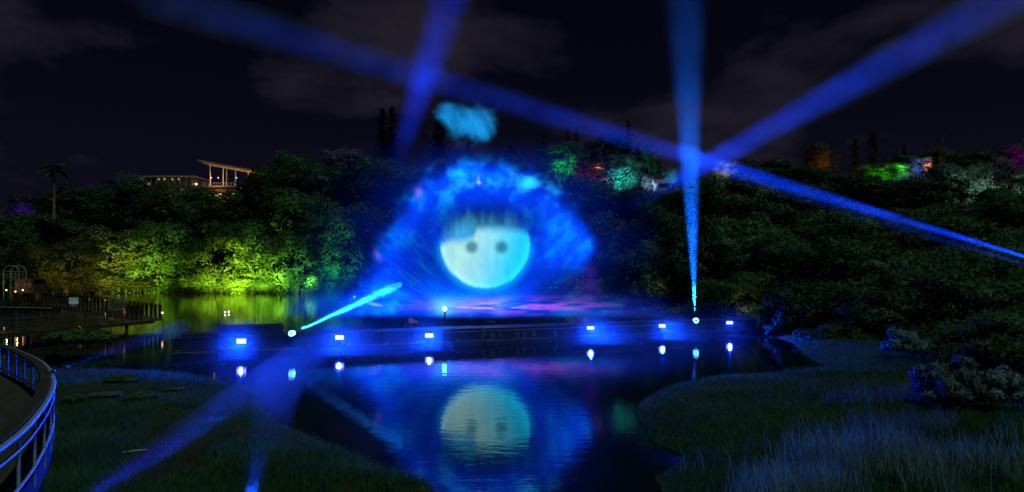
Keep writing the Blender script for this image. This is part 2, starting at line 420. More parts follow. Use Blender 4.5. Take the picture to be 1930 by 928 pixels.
# tall pale grass on the near right
p = scatter(26000, 1240, 2200, 12.6, 20.5)
px, py = px_of(p), py_of(p)
dens = np.clip((fbm(p[:, 0] * 0.8, p[:, 1] * 0.8, 4) - 0.44) * 6, 0, 1) * np.clip((17.2 + 0.003 * (px - 1300) - p[:, 1]) / 2.0, 0, 1) * np.clip((px - 1260) / 260, 0.06, 1)
p = p[NR.rand(len(p)) < dens]
hh = (0.35 + 0.55 * NR.rand(len(p))) * (0.6 + 0.7 * fbm(p[:, 0] * 0.8, p[:, 1] * 0.8, 4))
blades('tall_grass', p, hh, 0.010 + 0.010 * NR.rand(len(p)), M['blade_tall'], 0.4, seg=2)
p = scatter(9000, 1480, 1800, 18, 26)
p = p[NR.rand(len(p)) < np.clip((fbm(p[:, 0] * 0.6, p[:, 1] * 0.6, 14) - 0.45) * 4, 0, 1) * np.clip((px_of(p) - 1480) / 120, 0, 1) * np.clip((26 - p[:, 1]) / 3, 0, 1)]
blades('reed_grass', p, 0.3 + 0.4 * NR.rand(len(p)), 0.012 + 0.01 * NR.rand(len(p)), M['blade_tall'], 0.4, seg=2)
p = scatter(26000, 1480, 1960, 30, 47)
blades('spit_grass', p, 0.12 + 0.22 * NR.rand(len(p)), 0.02 + 0.02 * NR.rand(len(p)), M['blade'], 0.5)
# wet pebbles along the shore
def pebbles(name, n, px0, px1, y0, y1, spread):
    q = []
    while len(q) < n:
        y = 1 / (1 / y1 + RND.random() * (1 / y0 - 1 / y1)); x = (RND.uniform(px0, px1) - W / 2) * y / F
        if abs(seg_dist(np.array([(x, y)]), POND, True)[0]) < spread * RND.random(): q.append((x, y))
    mb = MB()
    for x, y in q:
        r = RND.uniform(0.02, 0.06); z = max(hz(x, y), -0.02)
        a = RND.random() * 6
        pts = [(x + r * math.cos(a + t), y + r * .8 * math.sin(a + t), z - .02) for t in (0, 1.6, 3.1, 4.7)] + [(x + r * .3, y, z + r * .8), (x - r * .3, y + r * .2, z + r * .7)]
        mb.add(pts, [(0, 1, 4), (1, 2, 5, 4), (2, 3, 5), (3, 0, 4, 5)])
    return tag(mb.build(name, M['stone']), kind='stuff')
pebbles('shore_pebbles', 420, 380, 840, 15, 33, 0.5)

# ------------------------------------------------------------------ foliage prototypes
def crown_mesh(name, seed, n_clump, n_leaf, leaf, mat, shell=(0.5, 0.95), clump=(0.22, 0.40), long=1.0, droop=0.0, zmin=-1.0):
    rs = np.random.RandomState(seed)
    u = rs.randn(n_clump * 3, 3); u /= np.linalg.norm(u, axis=1)[:, None]; u = u[u[:, 2] > zmin][:n_clump]
    n_clump = len(u)
    lump = 0.75 + 0.35 * rs.rand(n_clump)
    cc = u * (shell[0] + (shell[1] - shell[0]) * rs.rand(n_clump) ** 0.6)[:, None] * lump[:, None]
    cr_ = clump[0] + (clump[1] - clump[0]) * rs.rand(n_clump)
    wts = cr_ ** 2 / (cr_ ** 2).sum()
    which = rs.choice(n_clump, n_leaf, p=wts)
    d = rs.randn(n_leaf, 3); d /= np.linalg.norm(d, axis=1)[:, None]
    d[:, 2] = np.where(d[:, 2] < -0.75, -d[:, 2] * 0.6, d[:, 2])
    pos = cc[which] + d * (cr_[which] * (0.45 + 0.55 * rs.rand(n_leaf) ** 0.5))[:, None] * np.array([1, 1, 0.92])
    nrm = d + rs.randn(n_leaf, 3) * 0.5 + np.array([0, 0, 0.12]); nrm /= np.linalg.norm(nrm, axis=1)[:, None]
    t = np.cross(nrm, rs.randn(n_leaf, 3)); t /= np.linalg.norm(t, axis=1)[:, None]
    if droop: t = t * (1 - droop) + np.array([0, 0, -1.0]) * droop + d * droop * .6; t /= np.linalg.norm(t, axis=1)[:, None]
    b = np.cross(nrm, t); b /= np.linalg.norm(b, axis=1)[:, None] + 1e-9
    s = leaf * (0.55 + 0.9 * rs.rand(n_leaf))[:, None]
    l, w = t * s * long, b * s * 0.5
    v = np.stack([pos - l, pos + w - nrm * s * 0.12, pos + l, pos - w - nrm * s * 0.12], 1).reshape(-1, 3)
    # leaves of a clump turn their faces outward together, so a clump shades as a round mass
    sn = d * 0.9 + pos / np.linalg.norm(pos, axis=1)[:, None] * 0.55 + rs.randn(n_leaf, 3) * 0.22; sn /= np.linalg.norm(sn, axis=1)[:, None]
    gn = np.cross(v[1::4] - v[0::4], v[2::4] - v[0::4]); flip = (gn * sn).sum(1) < 0
    fq = np.arange(4 * n_leaf).reshape(n_leaf, 4); fq[flip] = fq[flip][:, ::-1]
    me = mesh_np(name, v, fq, True); me.materials.append(mat)
    me.normals_split_custom_set(np.repeat(sn, 4, axis=0).astype(np.float32))
    return me
def trunk_mesh(name, seed):
    rs = random.Random(seed); mb = MB()
    # unit tree: base at z=-1.6, crown centre at z=0, crown radius 1
    top = Vector((rs.uniform(-.1, .1), rs.uniform(-.1, .1), 0.35))
    pts = [Vector((0, 0, -1.6)), Vector((rs.uniform(-.06, .06), rs.uniform(-.06, .06), -1.0)), Vector((rs.uniform(-.1, .1), rs.uniform(-.1, .1), -0.5)), top]
    mb.tube(pts, [0.13, 0.09, 0.075, 0.02], 7)
    for i in range(6):
        a = i * 1.05 + rs.uniform(-.3, .3); z0 = rs.uniform(-.75, -.1)
        s = Vector((0, 0, z0)); e = Vector((math.cos(a) * rs.uniform(.55, .85), math.sin(a) * rs.uniform(.55, .85), z0 + rs.uniform(.3, .7)))
        m_ = (s + e) / 2 + Vector((0, 0, -.06))
        mb.tube([s, m_, e], [0.05, 0.035, 0.01], 5)
    me = mb.mesh(name, M['bark'], True); return me
N_BIG, N_SM = 14000, 4200
PROTO = {}
for key, mname in (('leaf', 'leaf'), ('olive', 'leaf_yellow'), ('dark', 'leaf_dark'), ('blossom', 'leaf_blossom'), ('silver', 'leaf_silver')):
    PROTO[key] = [crown_mesh('crown', 100 + 7 * i, 58 + 10 * i, N_BIG, 0.042, M[mname]) for i in range(2)]
TRUNKS = [trunk_mesh('trunk', i) for i in range(4)]

def tree(px, py, wpx, hpx, d, kind, label, name='broadleaf_tree', group=None, cat='tree', sy=0.85, i=[0]):
    """crown centred on photo pixel (px, py), wpx by hpx pixels across, standing d metres away"""
    i[0] += 1
    c = P(px, py, d); rx = wpx * d / F / 2 * 1.12; rz_ = hpx * d / F / 2 * 1.15
    gz = min(hz(c.x, c.y), c.z - rz_ * 0.5)
    t = thing(name, label, cat, (c.x, c.y, gz), 0, group)
    me = PROTO[kind][i[0] % len(PROTO[kind])]
    o = link('crown', me, t); o.location = (0, 0, c.z - gz); o.scale = (rx, rx * sy, rz_); o.rotation_euler = (0, 0, RND.uniform(0, 6.28))
    if i[0] % 2: o.scale.x *= -1
    tr = link('trunk', TRUNKS[i[0] % 4], t); h = (c.z - gz) + 0.3
    tr.location = (0, 0, c.z - gz); tr.scale = (rx * 0.8, rx * 0.8, h / 1.6)
    return t

# ------------------------------------------------------------------ pines and palm
def pine_meshes(seed, tiers=19, gap=0.0, spread=0.16, card=0.03, lo=0.16):
    """unit pine of height 1: trunk mesh and whorled foliage mesh"""
    rs = random.Random(seed); tb = MB()
    tb.tube([(0, 0, -0.12), (0, 0, .3), (0.004, 0, .7), (0, 0, 1.0)], [.014, .011, .007, .002], 6)
    q = []
    for i in range(tiers):
        f = i / (tiers - 1); z = lo + (0.985 - lo) * f
        r = spread * (1 - f) ** 0.75 * rs.uniform(.75, 1.1) + 0.018
        nb = 6
        if rs.random() < gap: continue
        for b in range(nb):
            a = b * 6.283 / nb + rs.uniform(-.35, .35) + i * .4; ca, sa = math.cos(a), math.sin(a)
            rr = r * rs.uniform(.5, 1.3)
            tb.tube([(0, 0, z), (ca * rr * .55, sa * rr * .55, z - .008), (ca * rr, sa * rr, z + .012)], [.0035, .0025, .001], 4)
            for k in range(12):
                s = rr * (0.15 + 0.85 * (k + rs.random()) / 12)
                p = Vector((ca * s, sa * s, z - .006 + .02 * (s / r) ** 2))
                ax = Vector((ca, sa, rs.uniform(.1, .5))) + Vector((rs.uniform(-1, 1), rs.uniform(-1, 1), rs.uniform(-.3, .6))) * .7
                ax.normalize(); sd = ax.cross(Vector((rs.uniform(-1, 1), rs.uniform(-1, 1), 1))).normalized()
                l = card * rs.uniform(.55, 1.25); w = l * .30
                q += [p - ax * l * .4, p + sd * w, p + ax * l, p - sd * w]
    v = np.array([tuple(x) for x in q]); fo = mesh_np('foliage', v, np.arange(len(v)).reshape(-1, 4)); fo.materials.append(M['needle'])
    return tb.mesh('trunk', M['bark']), fo
PINES = [pine_meshes(1, 20, 0.0, .15), pine_meshes(2, 24, .08, .11, .034), pine_meshes(3, 15, .1, .2, .045), pine_meshes(4, 26, .05, .085, .03, .1)]
def pine(px, ptop, pbot, d, v, label, wide=1.0, name='norfolk_pine', i=[0]):
    i[0] += 1
    top, bot = P(px, ptop, d), P(px, pbot, d)
    gz = min(hz(bot.x, bot.y), bot.z); h = top.z - bot.z
    t = thing(name, label, 'pine tree', (bot.x, bot.y, gz), RND.uniform(0, 6))
    tm, fm = PINES[v]
    zz = bot.z - gz
    a = link('trunk', tm, t); a.location = (0, 0, zz); a.scale = (h, h, h)
    b = link('foliage', fm, t); b.location = (0, 0, zz); b.scale = (h * wide * 1.25, h * wide * 1.25, h)
    if zz > 1.0:
        st = MB(); st.tube([(0, 0, -0.3), (0, 0, zz + .2)], [.016 * h + .05, .014 * h], 7); st.build('lower_trunk', M['bark'], t)
    return t
def palm(px, ptop, pbot, d, label):
    top, bot = P(px, ptop, d), P(px, pbot, d); h = top.z - bot.z
    t = thing('royal_palm', label, 'palm tree', (bot.x, bot.y, bot.z))
    mb = MB(); mb.tube([(0, 0, -.5), (0.1, 0, h * .3), (.15, 0, h * .6), (0, 0, h * .93)], [.42, .34, .30, .22], 9); mb.build('trunk', M['bark'], t, True)
    sb = MB(); sb.tube([(0, 0, h * .925), (0, 0, h * 1.0)], [.26, .12], 9); sb.build('crownshaft', M['green_paint'], t, True)
    R = 33 * d / F
    for k in range(13):
        a = k * 2.399; el = RND.uniform(-.05, .95); L = R * RND.uniform(.85, 1.1); fb = MB(); pts = []
        for s in range(9):
            u = s / 8; r = L * u * math.cos(el) * (1 - .1 * u); z = h * .98 + L * (math.sin(el) * u * 1.1 - .62 * u * u)
            pts.append(Vector((math.cos(a) * r, math.sin(a) * r, z)))
        fb.tube(pts, [.06 - .005 * s for s in range(9)], 4)
        sd = Vector((-math.sin(a), math.cos(a), 0))
        for s in range(30):
            u = .12 + .86 * s / 29; p = pts[int(u * 8)].lerp(pts[min(8, int(u * 8) + 1)], u * 8 % 1); fwd = (pts[-1] - pts[0]).normalized()
            ll = L * .26 * math.sin(math.pi * min(1, u * .8 + .15))
            for sg in (-1, 1):
                e = p + sd * sg * ll * .8 + fwd * ll * .5 + Vector((0, 0, -ll * .45)); fb.add([p - fwd * .22, p + fwd * .25, e], [(0, 1, 2)])
        fb.build('frond', M['leaf_dark'], t)
    return t

# ------------------------------------------------------------------ trees
TL = 'trees lit along the left bank'; TD = 'dark trees covering the left hill'; TR = 'dark trees covering the right hillside'; TM = 'colour lit trees on the middle hill'
T = tree
# far left edge
T(20, 470, 120, 130, 172, 'dark', 'dark tree at the left edge of the picture above the gazebo arch', group=TD)
T(52, 392, 60, 44, 205, 'blossom', 'small tree lit violet left of the tall palm')
T(85, 392, 34, 32, 200, 'olive', 'small brownish lit tree between the violet tree and the palm trunk')
T(75, 455, 60, 90, 178, 'olive', 'slim tree with one patch of yellow leaves below the violet tree')
T(70, 500, 80, 70, 166, 'olive', 'low yellowish tree leaning over the gazebo arch')
# lit along the left bank
T(128, 505, 120, 82, 158, 'olive', 'straw yellow lit tree behind the pier sign', group=TL)
T(215, 492, 160, 110, 172, 'olive', 'olive lit tree over the bend of the pier railing', group=TL)
T(302, 490, 150, 120, 176, 'leaf', 'bright green lit tree above the pier gate', group=TL)
T(185, 532, 150, 36, 168, 'olive', 'low brown bush at the water behind the pier', 'shore_bush', TL, 'bush')
T(285, 534, 120, 34, 172, 'olive', 'low dull green bush at the water right of the pier gate', 'shore_bush', TL, 'bush')
T(415, 492, 150, 118, 172, 'leaf', 'brightest yellow green tree on the left bank beside its dark gap', group=TL)
T(500, 490, 150, 130, 174, 'leaf', 'green lit tree second along the bright left bank', group=TL)
T(395, 530, 100, 42, 168, 'leaf', 'bright yellow bush touching the water at the start of the bright bank', 'shore_bush', TL, 'bush')
T(475, 532, 110, 38, 168, 'leaf', 'glowing yellow green bush at the water in the middle of the bright bank', 'shore_bush', TL, 'bush')
T(560, 500, 130, 110, 168, 'leaf', 'deep green lit tree left of the cyan lit leaves', group=TL)
T(630, 510, 110, 80, 162, 'leaf', 'blue green lit tree at the water beside the spray fan', group=TL)
T(648, 440, 120, 100, 166, 'leaf', 'green lit tree high beside the left edge of the spray fan', group=TL)
T(570, 420, 170, 110, 182, 'leaf', 'dim green tree above the deep green tree on the left bank', group=TL)
# dark left hill
T(165, 405, 160, 100, 200, 'dark', 'dark rounded tree right of the palm trunk', group=TD)
T(150, 460, 130, 80, 186, 'dark', 'dark tree behind the straw yellow tree', group=TD)
T(255, 400, 170, 100, 205, 'dark', 'dark broad tree below the row of small hill lights', group=TD)
T(345, 410, 170, 100, 200, 'dark', 'dark tree below the left end of the lit canopy', group=TD)
T(232, 352, 62, 44, 214, 'blossom', 'small tree lit blue beside the terrace lights')
T(430, 415, 150, 90, 194, 'leaf', 'dim olive tree below the lit canopy deck', group=TD)
T(488, 352, 44, 46, 204, 'leaf', 'small green lit tree in front of the right end of the canopy')
T(520, 385, 150, 110, 198, 'dark', 'dark tree right of the lit canopy', group=TD)
T(555, 335, 120, 76, 212, 'dark', 'dark domed tree on the skyline right of the canopy', group=TD)
T(648, 308, 74, 54, 216, 'blossom', 'skyline tree touched with dull red light')
T(620, 360, 150, 90, 204, 'dark', 'dark tree below the dull red skyline tree', group=TD)
T(700, 370, 150, 100, 196, 'dark', 'dark tree behind the upper left edge of the spray fan', group=TD)
T(705, 322, 80, 50, 214, 'dark', 'dark tree at the foot of the twin pines', group=TD)
T(775, 350, 130, 70, 190, 'dark', 'low dark tree on the skyline right of the twin pines', group=TD)
T(720, 470, 150, 150, 162, 'dark', 'dark tree seen through the left half of the spray fan', group=TD)
T(850, 370, 170, 100, 180, 'dark', 'dark tree behind the top left of the spray fan', group=TD)
T(960, 360, 180, 110, 172, 'dark', 'dark tree behind the top right of the spray fan', group=TD)
T(840, 480, 200, 170, 150, 'dark', 'dark tree behind the left of the projected disc', group=TD)
T(985, 480, 200, 180, 136, 'dark', 'dark tree behind the right of the projected disc', group=TD)
# middle hill
T(1060, 302, 100, 50, 152, 'leaf', 'flat topped tree lit green near the pair of small pines', group=TM)
T(1112, 322, 90, 46, 150, 'olive', 'low tree lit brick red under the green topped tree', group=TM)
T(1125, 300, 60, 34, 153, 'olive', 'small tree lit orange beside the green topped tree', group=TM)
T(1140, 286, 90, 54, 156, 'dark', 'dark domed tree on the skyline left of the tiered pine', group=TM)
T(1172, 328, 84, 60, 147, 'silver', 'wide tree lit turquoise below the tiered pine', group=TM)
T(1214, 312, 62, 70, 150, 'dark', 'dark bushy tree just right of the tiered pine', group=TM)
T(1222, 343, 30, 28, 136, 'silver', 'tiny tree lit white blue beside the grey shed roof', group=TM)
T(1264, 333, 26, 26, 140, 'silver', 'tiny round tree lit turquoise left of the vertical beam', group=TM)
T(1365, 322, 50, 34, 130, 'silver', 'small tree lit pale yellow right of the vertical beam', group=TM)
T(1100, 385, 170, 80, 132, 'dark', 'dark tree under the brick red tree', group=TM)
T(1215, 390, 130, 60, 122, 'dark', 'dark tree under the small white blue tree', group=TM)
T(1110, 470, 130, 120, 108, 'leaf', 'dim tree behind the right edge of the spray fan', group=TM)
T(1088, 545, 84, 84, 88, 'olive', 'olive lit shrub at the water right of the spray fan', 'shore_bush', cat='bush')
T(1140, 570, 96, 52, 86, 'olive', 'greyish twiggy bush at the water right of the olive shrub', 'shore_bush', cat='bush')
# right hillside
T(1200, 530, 120, 130, 84, 'leaf', 'dim green tree at the water left of the vertical beam', group=TR)
T(1235, 455, 150, 110, 92, 'leaf', 'dim green tree left of the vertical beam at mid height', group=TR)
T(1290, 400, 160, 110, 104, 'leaf', 'dark green tree behind the middle of the vertical beam', group=TR)
T(1300, 520, 150, 140, 80, 'dark', 'dark tree behind the foot of the vertical beam', group=TR)
T(1385, 395, 150, 110, 100, 'leaf', 'faintly lit tree below the pale yellow tree', group=TR)
T(1400, 480, 170, 130, 80, 'leaf', 'tree with sparse lit twigs right of the vertical beam', group=TR)
T(1385, 565, 150, 90, 68, 'leaf', 'leafy tree over the last lamp of the pontoon', group=TR)
T(1490, 420, 190, 120, 96, 'dark', 'dark tree under the upper part of the slanting beam', group=TR)
T(1440, 338, 140, 60, 128, 'dark', 'dark skyline tree right of the pale yellow tree', group=TR)
T(1530, 350, 130, 60, 126, 'dark', 'dark tree left of the orange pine', group=TR)
T(1540, 300, 50, 50, 140, 'olive', 'dark reddish skyline tree left of the orange pine', group=TR)
T(1620, 365, 140, 60, 122, 'dark', 'dark tree below the bright green skyline tree', group=TR)
T(1672, 325, 86, 34, 130, 'leaf', 'low skyline tree lit bright green')
T(1700, 308, 60, 30, 134, 'leaf', 'small tree lit dim green above the bright green tree')
T(1726, 316, 56, 38, 131, 'blossom', 'small skyline tree lit blue violet')
T(1755, 300, 78, 30, 136, 'olive', 'small skyline tree lit orange on its top')
T(1800, 352, 130, 76, 120, 'silver', 'tree lit frosty white green below the orange tree', group=TR)
T(1885, 350, 110, 84, 118, 'silver', 'brightest frosty white green tree near the right edge', group=TR)
T(1830, 318, 110, 50, 128, 'dark', 'dark skyline tree between the orange and magenta trees', group=TR)
T(1905, 300, 76, 40, 130, 'blossom', 'skyline tree lit magenta at the right edge')
T(1720, 385, 150, 80, 112, 'dark', 'dark tree above the middle of the slanting beam', group=TR)
T(1590, 450, 190, 100, 84, 'leaf', 'dim tree below the middle of the slanting beam', group=TR)
T(1500, 505, 170, 110, 72, 'leaf', 'dim green tree above the overhanging shore tree', group=TR)
T(1620, 520, 220, 130, 66, 'leaf', 'broad soft green tree in the middle of the right slope', group=TR)
T(1760, 480, 230, 120, 70, 'leaf', 'broad soft green tree under the right end of the slanting beam', group=TR)
T(1890, 440, 180, 110, 80, 'dark', 'dark tree at the right edge below the frosty trees', group=TR)
T(1520, 590, 170, 110, 54, 'dark', 'dark leafy tree overhanging the water past the last lamp', group=TR)
T(1640, 605, 190, 110, 50, 'dark', 'dark shrub on the slope behind the grassy spit', 'shrub', TR, 'shrub')
T(1780, 590, 220, 140, 50, 'dark', 'large dark shrub on the slope above the rope', 'shrub', TR, 'shrub')
T(1910, 560, 180, 150, 52, 'leaf', 'large dim green shrub at the right edge of the slope', 'shrub', TR, 'shrub')
T(1470, 628, 80, 46, 53, 'leaf', 'low blue lit shrub dipping into the water past the last lamp', 'shrub', cat='shrub')
T(1840, 520, 210, 90, 62, 'leaf', 'soft dark green tree left of the right edge shrub', group=TR)
T(1790, 425, 200, 80, 96, 'dark', 'dark tree just above the right end of the slanting beam', group=TR)
T(1690, 440, 170, 80, 92, 'leaf', 'dim tree just below the middle right of the slanting beam', group=TR)
T(1900, 395, 140, 70, 104, 'dark', 'dark tree right under the brightest frosty tree', group=TR)
T(1870, 640, 220, 90, 42, 'leaf', 'low green shrub above the arching grass shrubs at the right edge', 'shrub', TR, 'shrub')
T(1740, 650, 160, 60, 44, 'dark', 'low dark shrub right above the rope', 'shrub', TR, 'shrub')
T(1585, 640, 150, 50, 48, 'dark', 'low dark shrub behind the left side of the grassy spit', 'shrub', TR, 'shrub')
# undergrowth between the trees
def undergrowth(name, n, px0, px1, y0, y1, size, hmax, mat):
    y = y0 + (y1 - y0) * NR.rand(n); x = (px0 - W / 2 + NR.rand(n) * (px1 - px0)) * y / F
    q = np.stack([x, y], 1); hd = seg_dist(q, HILL, False) * inside(q, HILL_POLY)
    k = (hd > .3) & ~inside(q, POND); q = q[k]; m = len(q)
    bump = fbm(q[:, 0] * .35, q[:, 1] * .35, 8)
    z = height(q) + hmax * bump * NR.rand(m) ** .5
    d = NR.randn(m, 3) + np.array([0, -.8, .9]); d /= np.linalg.norm(d, axis=1)[:, None]
    t = np.cross(d, NR.randn(m, 3)); t /= np.linalg.norm(t, axis=1)[:, None]; b = np.cross(d, t)
    s = size * (.5 + NR.rand(m))[:, None] * (q[:, 1] / 80)[:, None] ** .5; c = np.stack([q[:, 0], q[:, 1], z], 1)
    v = np.stack([c - t * s, c + b * s * .5, c + t * s, c - b * s * .5], 1).reshape(-1, 3)
    return tag(link(name, mesh_np(name, v, np.arange(4 * m).reshape(m, 4)), mat=mat), kind='stuff')
undergrowth('undergrowth', 60000, 1080, 2050, 40, 135, .26, 1.0, M['leaf_dark'])
undergrowth('undergrowth', 40000, -60, 760, 165, 215, .36, 1.4, M['leaf_dark'])
# near shrubs
SHRUB = [crown_mesh('foliage', 300 + i, 40, 5200, 0.058, M['leaf_pale'], (0.3, 0.95), (0.16, 0.3), 2.2, 0.45, -0.25) for i in range(2)]
REED = crown_mesh('foliage', 310, 30, 3600, 0.075, M['leaf'], (0.2, 0.9), (0.2, 0.34), 3.2, 0.5, -0.1)
def bush(px, py, wpx, hpx, d, me, label, name='drooping_shrub'):
    c = P(px, py, d); rx = wpx * d / F / 2; rz_ = hpx * d / F / 2; gz = hz(c.x, c.y)
    t = thing(name, label, 'shrub', (c.x, c.y, gz))
    o = link('foliage', me, t); o.scale = (rx, rx * .9, rz_); o.location = (0, 0, max(c.z - gz, rz_ * .45)); o.rotation_euler = (0, 0, RND.uniform(0, 6))
    sb = MB()
    for k in range(6):
        a = k * 1.05; sb.tube([(0.05 * math.cos(a), .05 * math.sin(a), -.1), (.3 * rx * math.cos(a), .3 * rx * math.sin(a), rz_ * .6), (.6 * rx * math.cos(a), .6 * rx * math.sin(a), rz_)], [.03, .02, .008], 5)
    sb.build('stem', M['bark'], t)
    return t
bush(1782, 776, 138, 136, 22.5, SHRUB[0], 'bluish drooping shrub standing on the near right lawn')
bush(1868, 784, 112, 120, 22.0, SHRUB[1], 'darker drooping shrub just right of the bluish shrub')
bush(1712, 684, 90, 84, 35, SHRUB[1], 'blue tinted shrub at the left end of the rope')
bush(1880, 700, 150, 100, 31, REED, 'dull green arching grass shrub at the right edge above the drooping shrubs')
bush(1795, 690, 90, 60, 33, REED, 'small dark arching shrub right of the blue tinted shrub')
bush(150, 640, 120, 44, 44, REED, 'dark waterside bush behind the far end of the curved railing')
bush(135, 788, 44, 26, 23.5, REED, 'small green tuft beside the log on the left lawn')
bush(265, 778, 60, 24, 24.0, REED, 'low green tuft right of the log on the left lawn')
bush(230, 745, 70, 18, 28.0, REED, 'flat green tuft between the log and the pond', )
# pines
pine(721, 205, 312, 214, 1, 'left one of the tall twin pines on the skyline', 1.0)
pine(739, 204, 312, 216, 1, 'right one of the tall twin pines on the skyline', .9)
pine(828, 222, 312, 200, 1, 'tall bushy pine under the left of the floating spray cloud', 1.5)
pine(883, 250, 312, 205, 3, 'thin pine under the middle of the floating spray cloud')
pine(963, 276, 322, 200, 2, 'short bushy pine right of the floating spray cloud', 1.7)
pine(1024, 256, 310, 160, 2, 'broad pine at the left end of the middle hill', 1.0)
pine(1070, 241, 290, 165, 0, 'left one of the pair of small pines on the middle hill', 1.0)
pine(1086, 239, 290, 166, 0, 'right one of the pair of small pines on the middle hill', .9)
pine(1185, 229, 330, 158, 0, 'tall pine with open tiers on the middle hill', .8)
pine(1576, 281, 336, 140, 0, 'pine lit orange on the right skyline', 1.3)
pine(1612, 263, 342, 146, 3, 'narrow columnar tree lit dull orange on the right skyline', 1.4, 'columnar_tree')
pine(1645, 249, 332, 150, 3, 'tallest dark pine on the right skyline', 1.5)
pine(1703, 276, 318, 152, 2, 'short dark bushy pine above the green and blue lit trees', 1.2)
palm(101, 316, 440, 170, 'tall dark palm standing against the sky on the left')

# ------------------------------------------------------------------ hill buildings
def px2m(n, d): return n * d / F
# open pavilion with slanting slatted canopy
D = 214.0
o0 = P(420, 366, D); gz = min(hz(o0.x, o0.y), o0.z - 2)
pav = thing('pavilion', 'open hilltop pavilion with a slanting slatted canopy lit from below', 'pavilion', (o0.x, o0.y, o0.z))
def L(px, py, dy=0.0):
    v = P(px, py, D + dy); k = (D) / (D + dy)
    return Vector(((px - W / 2) * D / F - o0.x, dy, CAMZ - (py - YH) * D / F - o0.z))
rf = MB()
for dy in (-3.5, 4.5): rf.beam(L(383, 307, dy), L(520, 331, dy), .35, .35)
for dy in (-1.5, .5, 2.5): rf.beam(L(386, 309, dy), L(515, 332, dy), .22, .3)
rfo = rf.build('roof', M['slat'], pav)
sl = MB(); sl.box((0, 0, 0), (.38, 9.0, .09)); slm = sl.mesh('roof_slat', M['slat'])
for i in range(40):
    q = L(384, 307, .5).lerp(L(519, 331, .5), i / 39); s = link('roof_slat', slm, rfo); s.location = q + Vector((0, 0, .24 if i % 2 else .20)); s.rotation_euler = (0, math.radians(10), 0)
cm = MB(); cm.tube([(0, 0, 0), (0, 0, 1)], .16, 8); cmm = cm.mesh('column', M['white_paint'])
for px, top, dy in ((404, 313, -3), (417, 315, 1.5), (451, 320, -3), (417, 315, 4), (463, 322, 2), (490, 327, -2)):
    a, b = L(px, 354, dy), L(px, top, dy); c = link('column', cmm, pav); c.location = a; c.scale = (1, 1, b.z - a.z)
for k, (x0, x1, y, th) in enumerate(((388, 452, 355, .5), (383, 446, 361, .45), (384, 432, 364.5, .35))):
    db = MB(); db.box((L(x0, y).lerp(L(x1, y - 1.5), .5)), (px2m(x1 - x0, D), 7 - k, th)); db.build('deck', M['slat'], pav)
for i in range(12):
    rp = MB(); q = L(392 + i * 5.2, 353.5, -3.4); rp.tube([q, q + Vector((0, 0, 1.0))], .05, 5); rp.build('railing_post', M['white_paint'], pav)
rb = MB(); rb.beam(L(390, 347.6, -3.4), L(452, 347.6, -3.4), .07, .07); rb.build('handrail', M['white_paint'], pav)
fb = MB(); fb.box(L(420, 380), (px2m(60, D), 5, px2m(28, D))); fb.build('foundation', M['concrete'], pav)
for px, py in ((404, 373), (412, 371), (417, 370.5), (422, 369), (447, 368)):
    q = MB(); q.box(L(px, py, -2.62), (.35, .12, .35)); q.build('wall_lamp', M['warm'], pav)
for px in (404, 417, 451, 480):
    q = MB(); v = L(px, 338, -2.2); q.tube([v, v + Vector((0, 0, .3))], .14, 6); q.build('uplight', M['warm'], pav)
    lamp_light('POINT', pav, v + Vector((0, -.4, -.1)), 420, (1.0, .55, .24), radius=.2)
lamp_light('POINT', pav, L(418, 358, -6), 260, (1.0, .42, .16), radius=.2)
# low terrace block with small lights
D2 = 222.0
tb0 = P(310, 356, D2)
ter = thing('terrace_building', 'low dark terrace building with a row of small lights left of the pavilion', 'building', tb0)
def L2(px, py, dy=0.0): return Vector(((px - 310) * D2 / F, dy, -(py - 356) * D2 / F))
bd = MB(); bd.box(L2(312, 352, 4), (px2m(112, D2), 8, px2m(30, D2))); bd.build('wall', M['pale_wall'], ter)
rr = MB(); rr.box(L2(312, 334.6, 3), (px2m(122, D2), 10.5, .5)); rr.build('roof', M['concrete'], ter)
for i in range(11):
    pl_ = MB(); pl_.beam(L2(256 + i * 11, 352, -1.6), L2(256 + i * 11, 336, -1.6), .3, .3); pl_.build('column', M['concrete'], ter)
for px, py, m_ in ((261, 339, 'pale_dim'), (267, 338.5, 'pale_dim'), (272.5, 338.5, 'blue_dim'), (281, 347, 'warm_dim'), (300, 338.5, 'warm_dim'), (311, 338, 'warm_dim'), (326, 338.5, 'warm_dim'), (338, 338, 'warm_dim'), (344, 358, 'warm_dim'), (366, 347.5, 'pale_dim'), (371, 347.5, 'warm')):
    q = MB(); q.box(L2(px, py, -.35), (.5, .2, .55)); q.build('lamp', M[m_], ter)
# small house with a window strip behind the palm
D3 = 212.0
h0 = P(112, 392, D3)
ho = thing('hill_house', 'small flat roofed house with a strip of pale windows behind the palm trunk', 'house', h0)
q = MB(); q.box((px2m(0, D3), 3, px2m(6, D3)), (px2m(36, D3), 6, px2m(28, D3))); q.build('wall', M['pale_wall'], ho)
q = MB(); q.box((0, 2.6, px2m(20.6, D3)), (px2m(42, D3), 8, .35)); q.build('roof', M['concrete'], ho)
for i in range(6):
    q = MB(); q.box((px2m(-13 + i * 5.2, D3), -.05, px2m(16.5, D3)), (px2m(4, D3), .12, px2m(3.4, D3))); w_ = q.build('window', M['pale_dim'], ho)
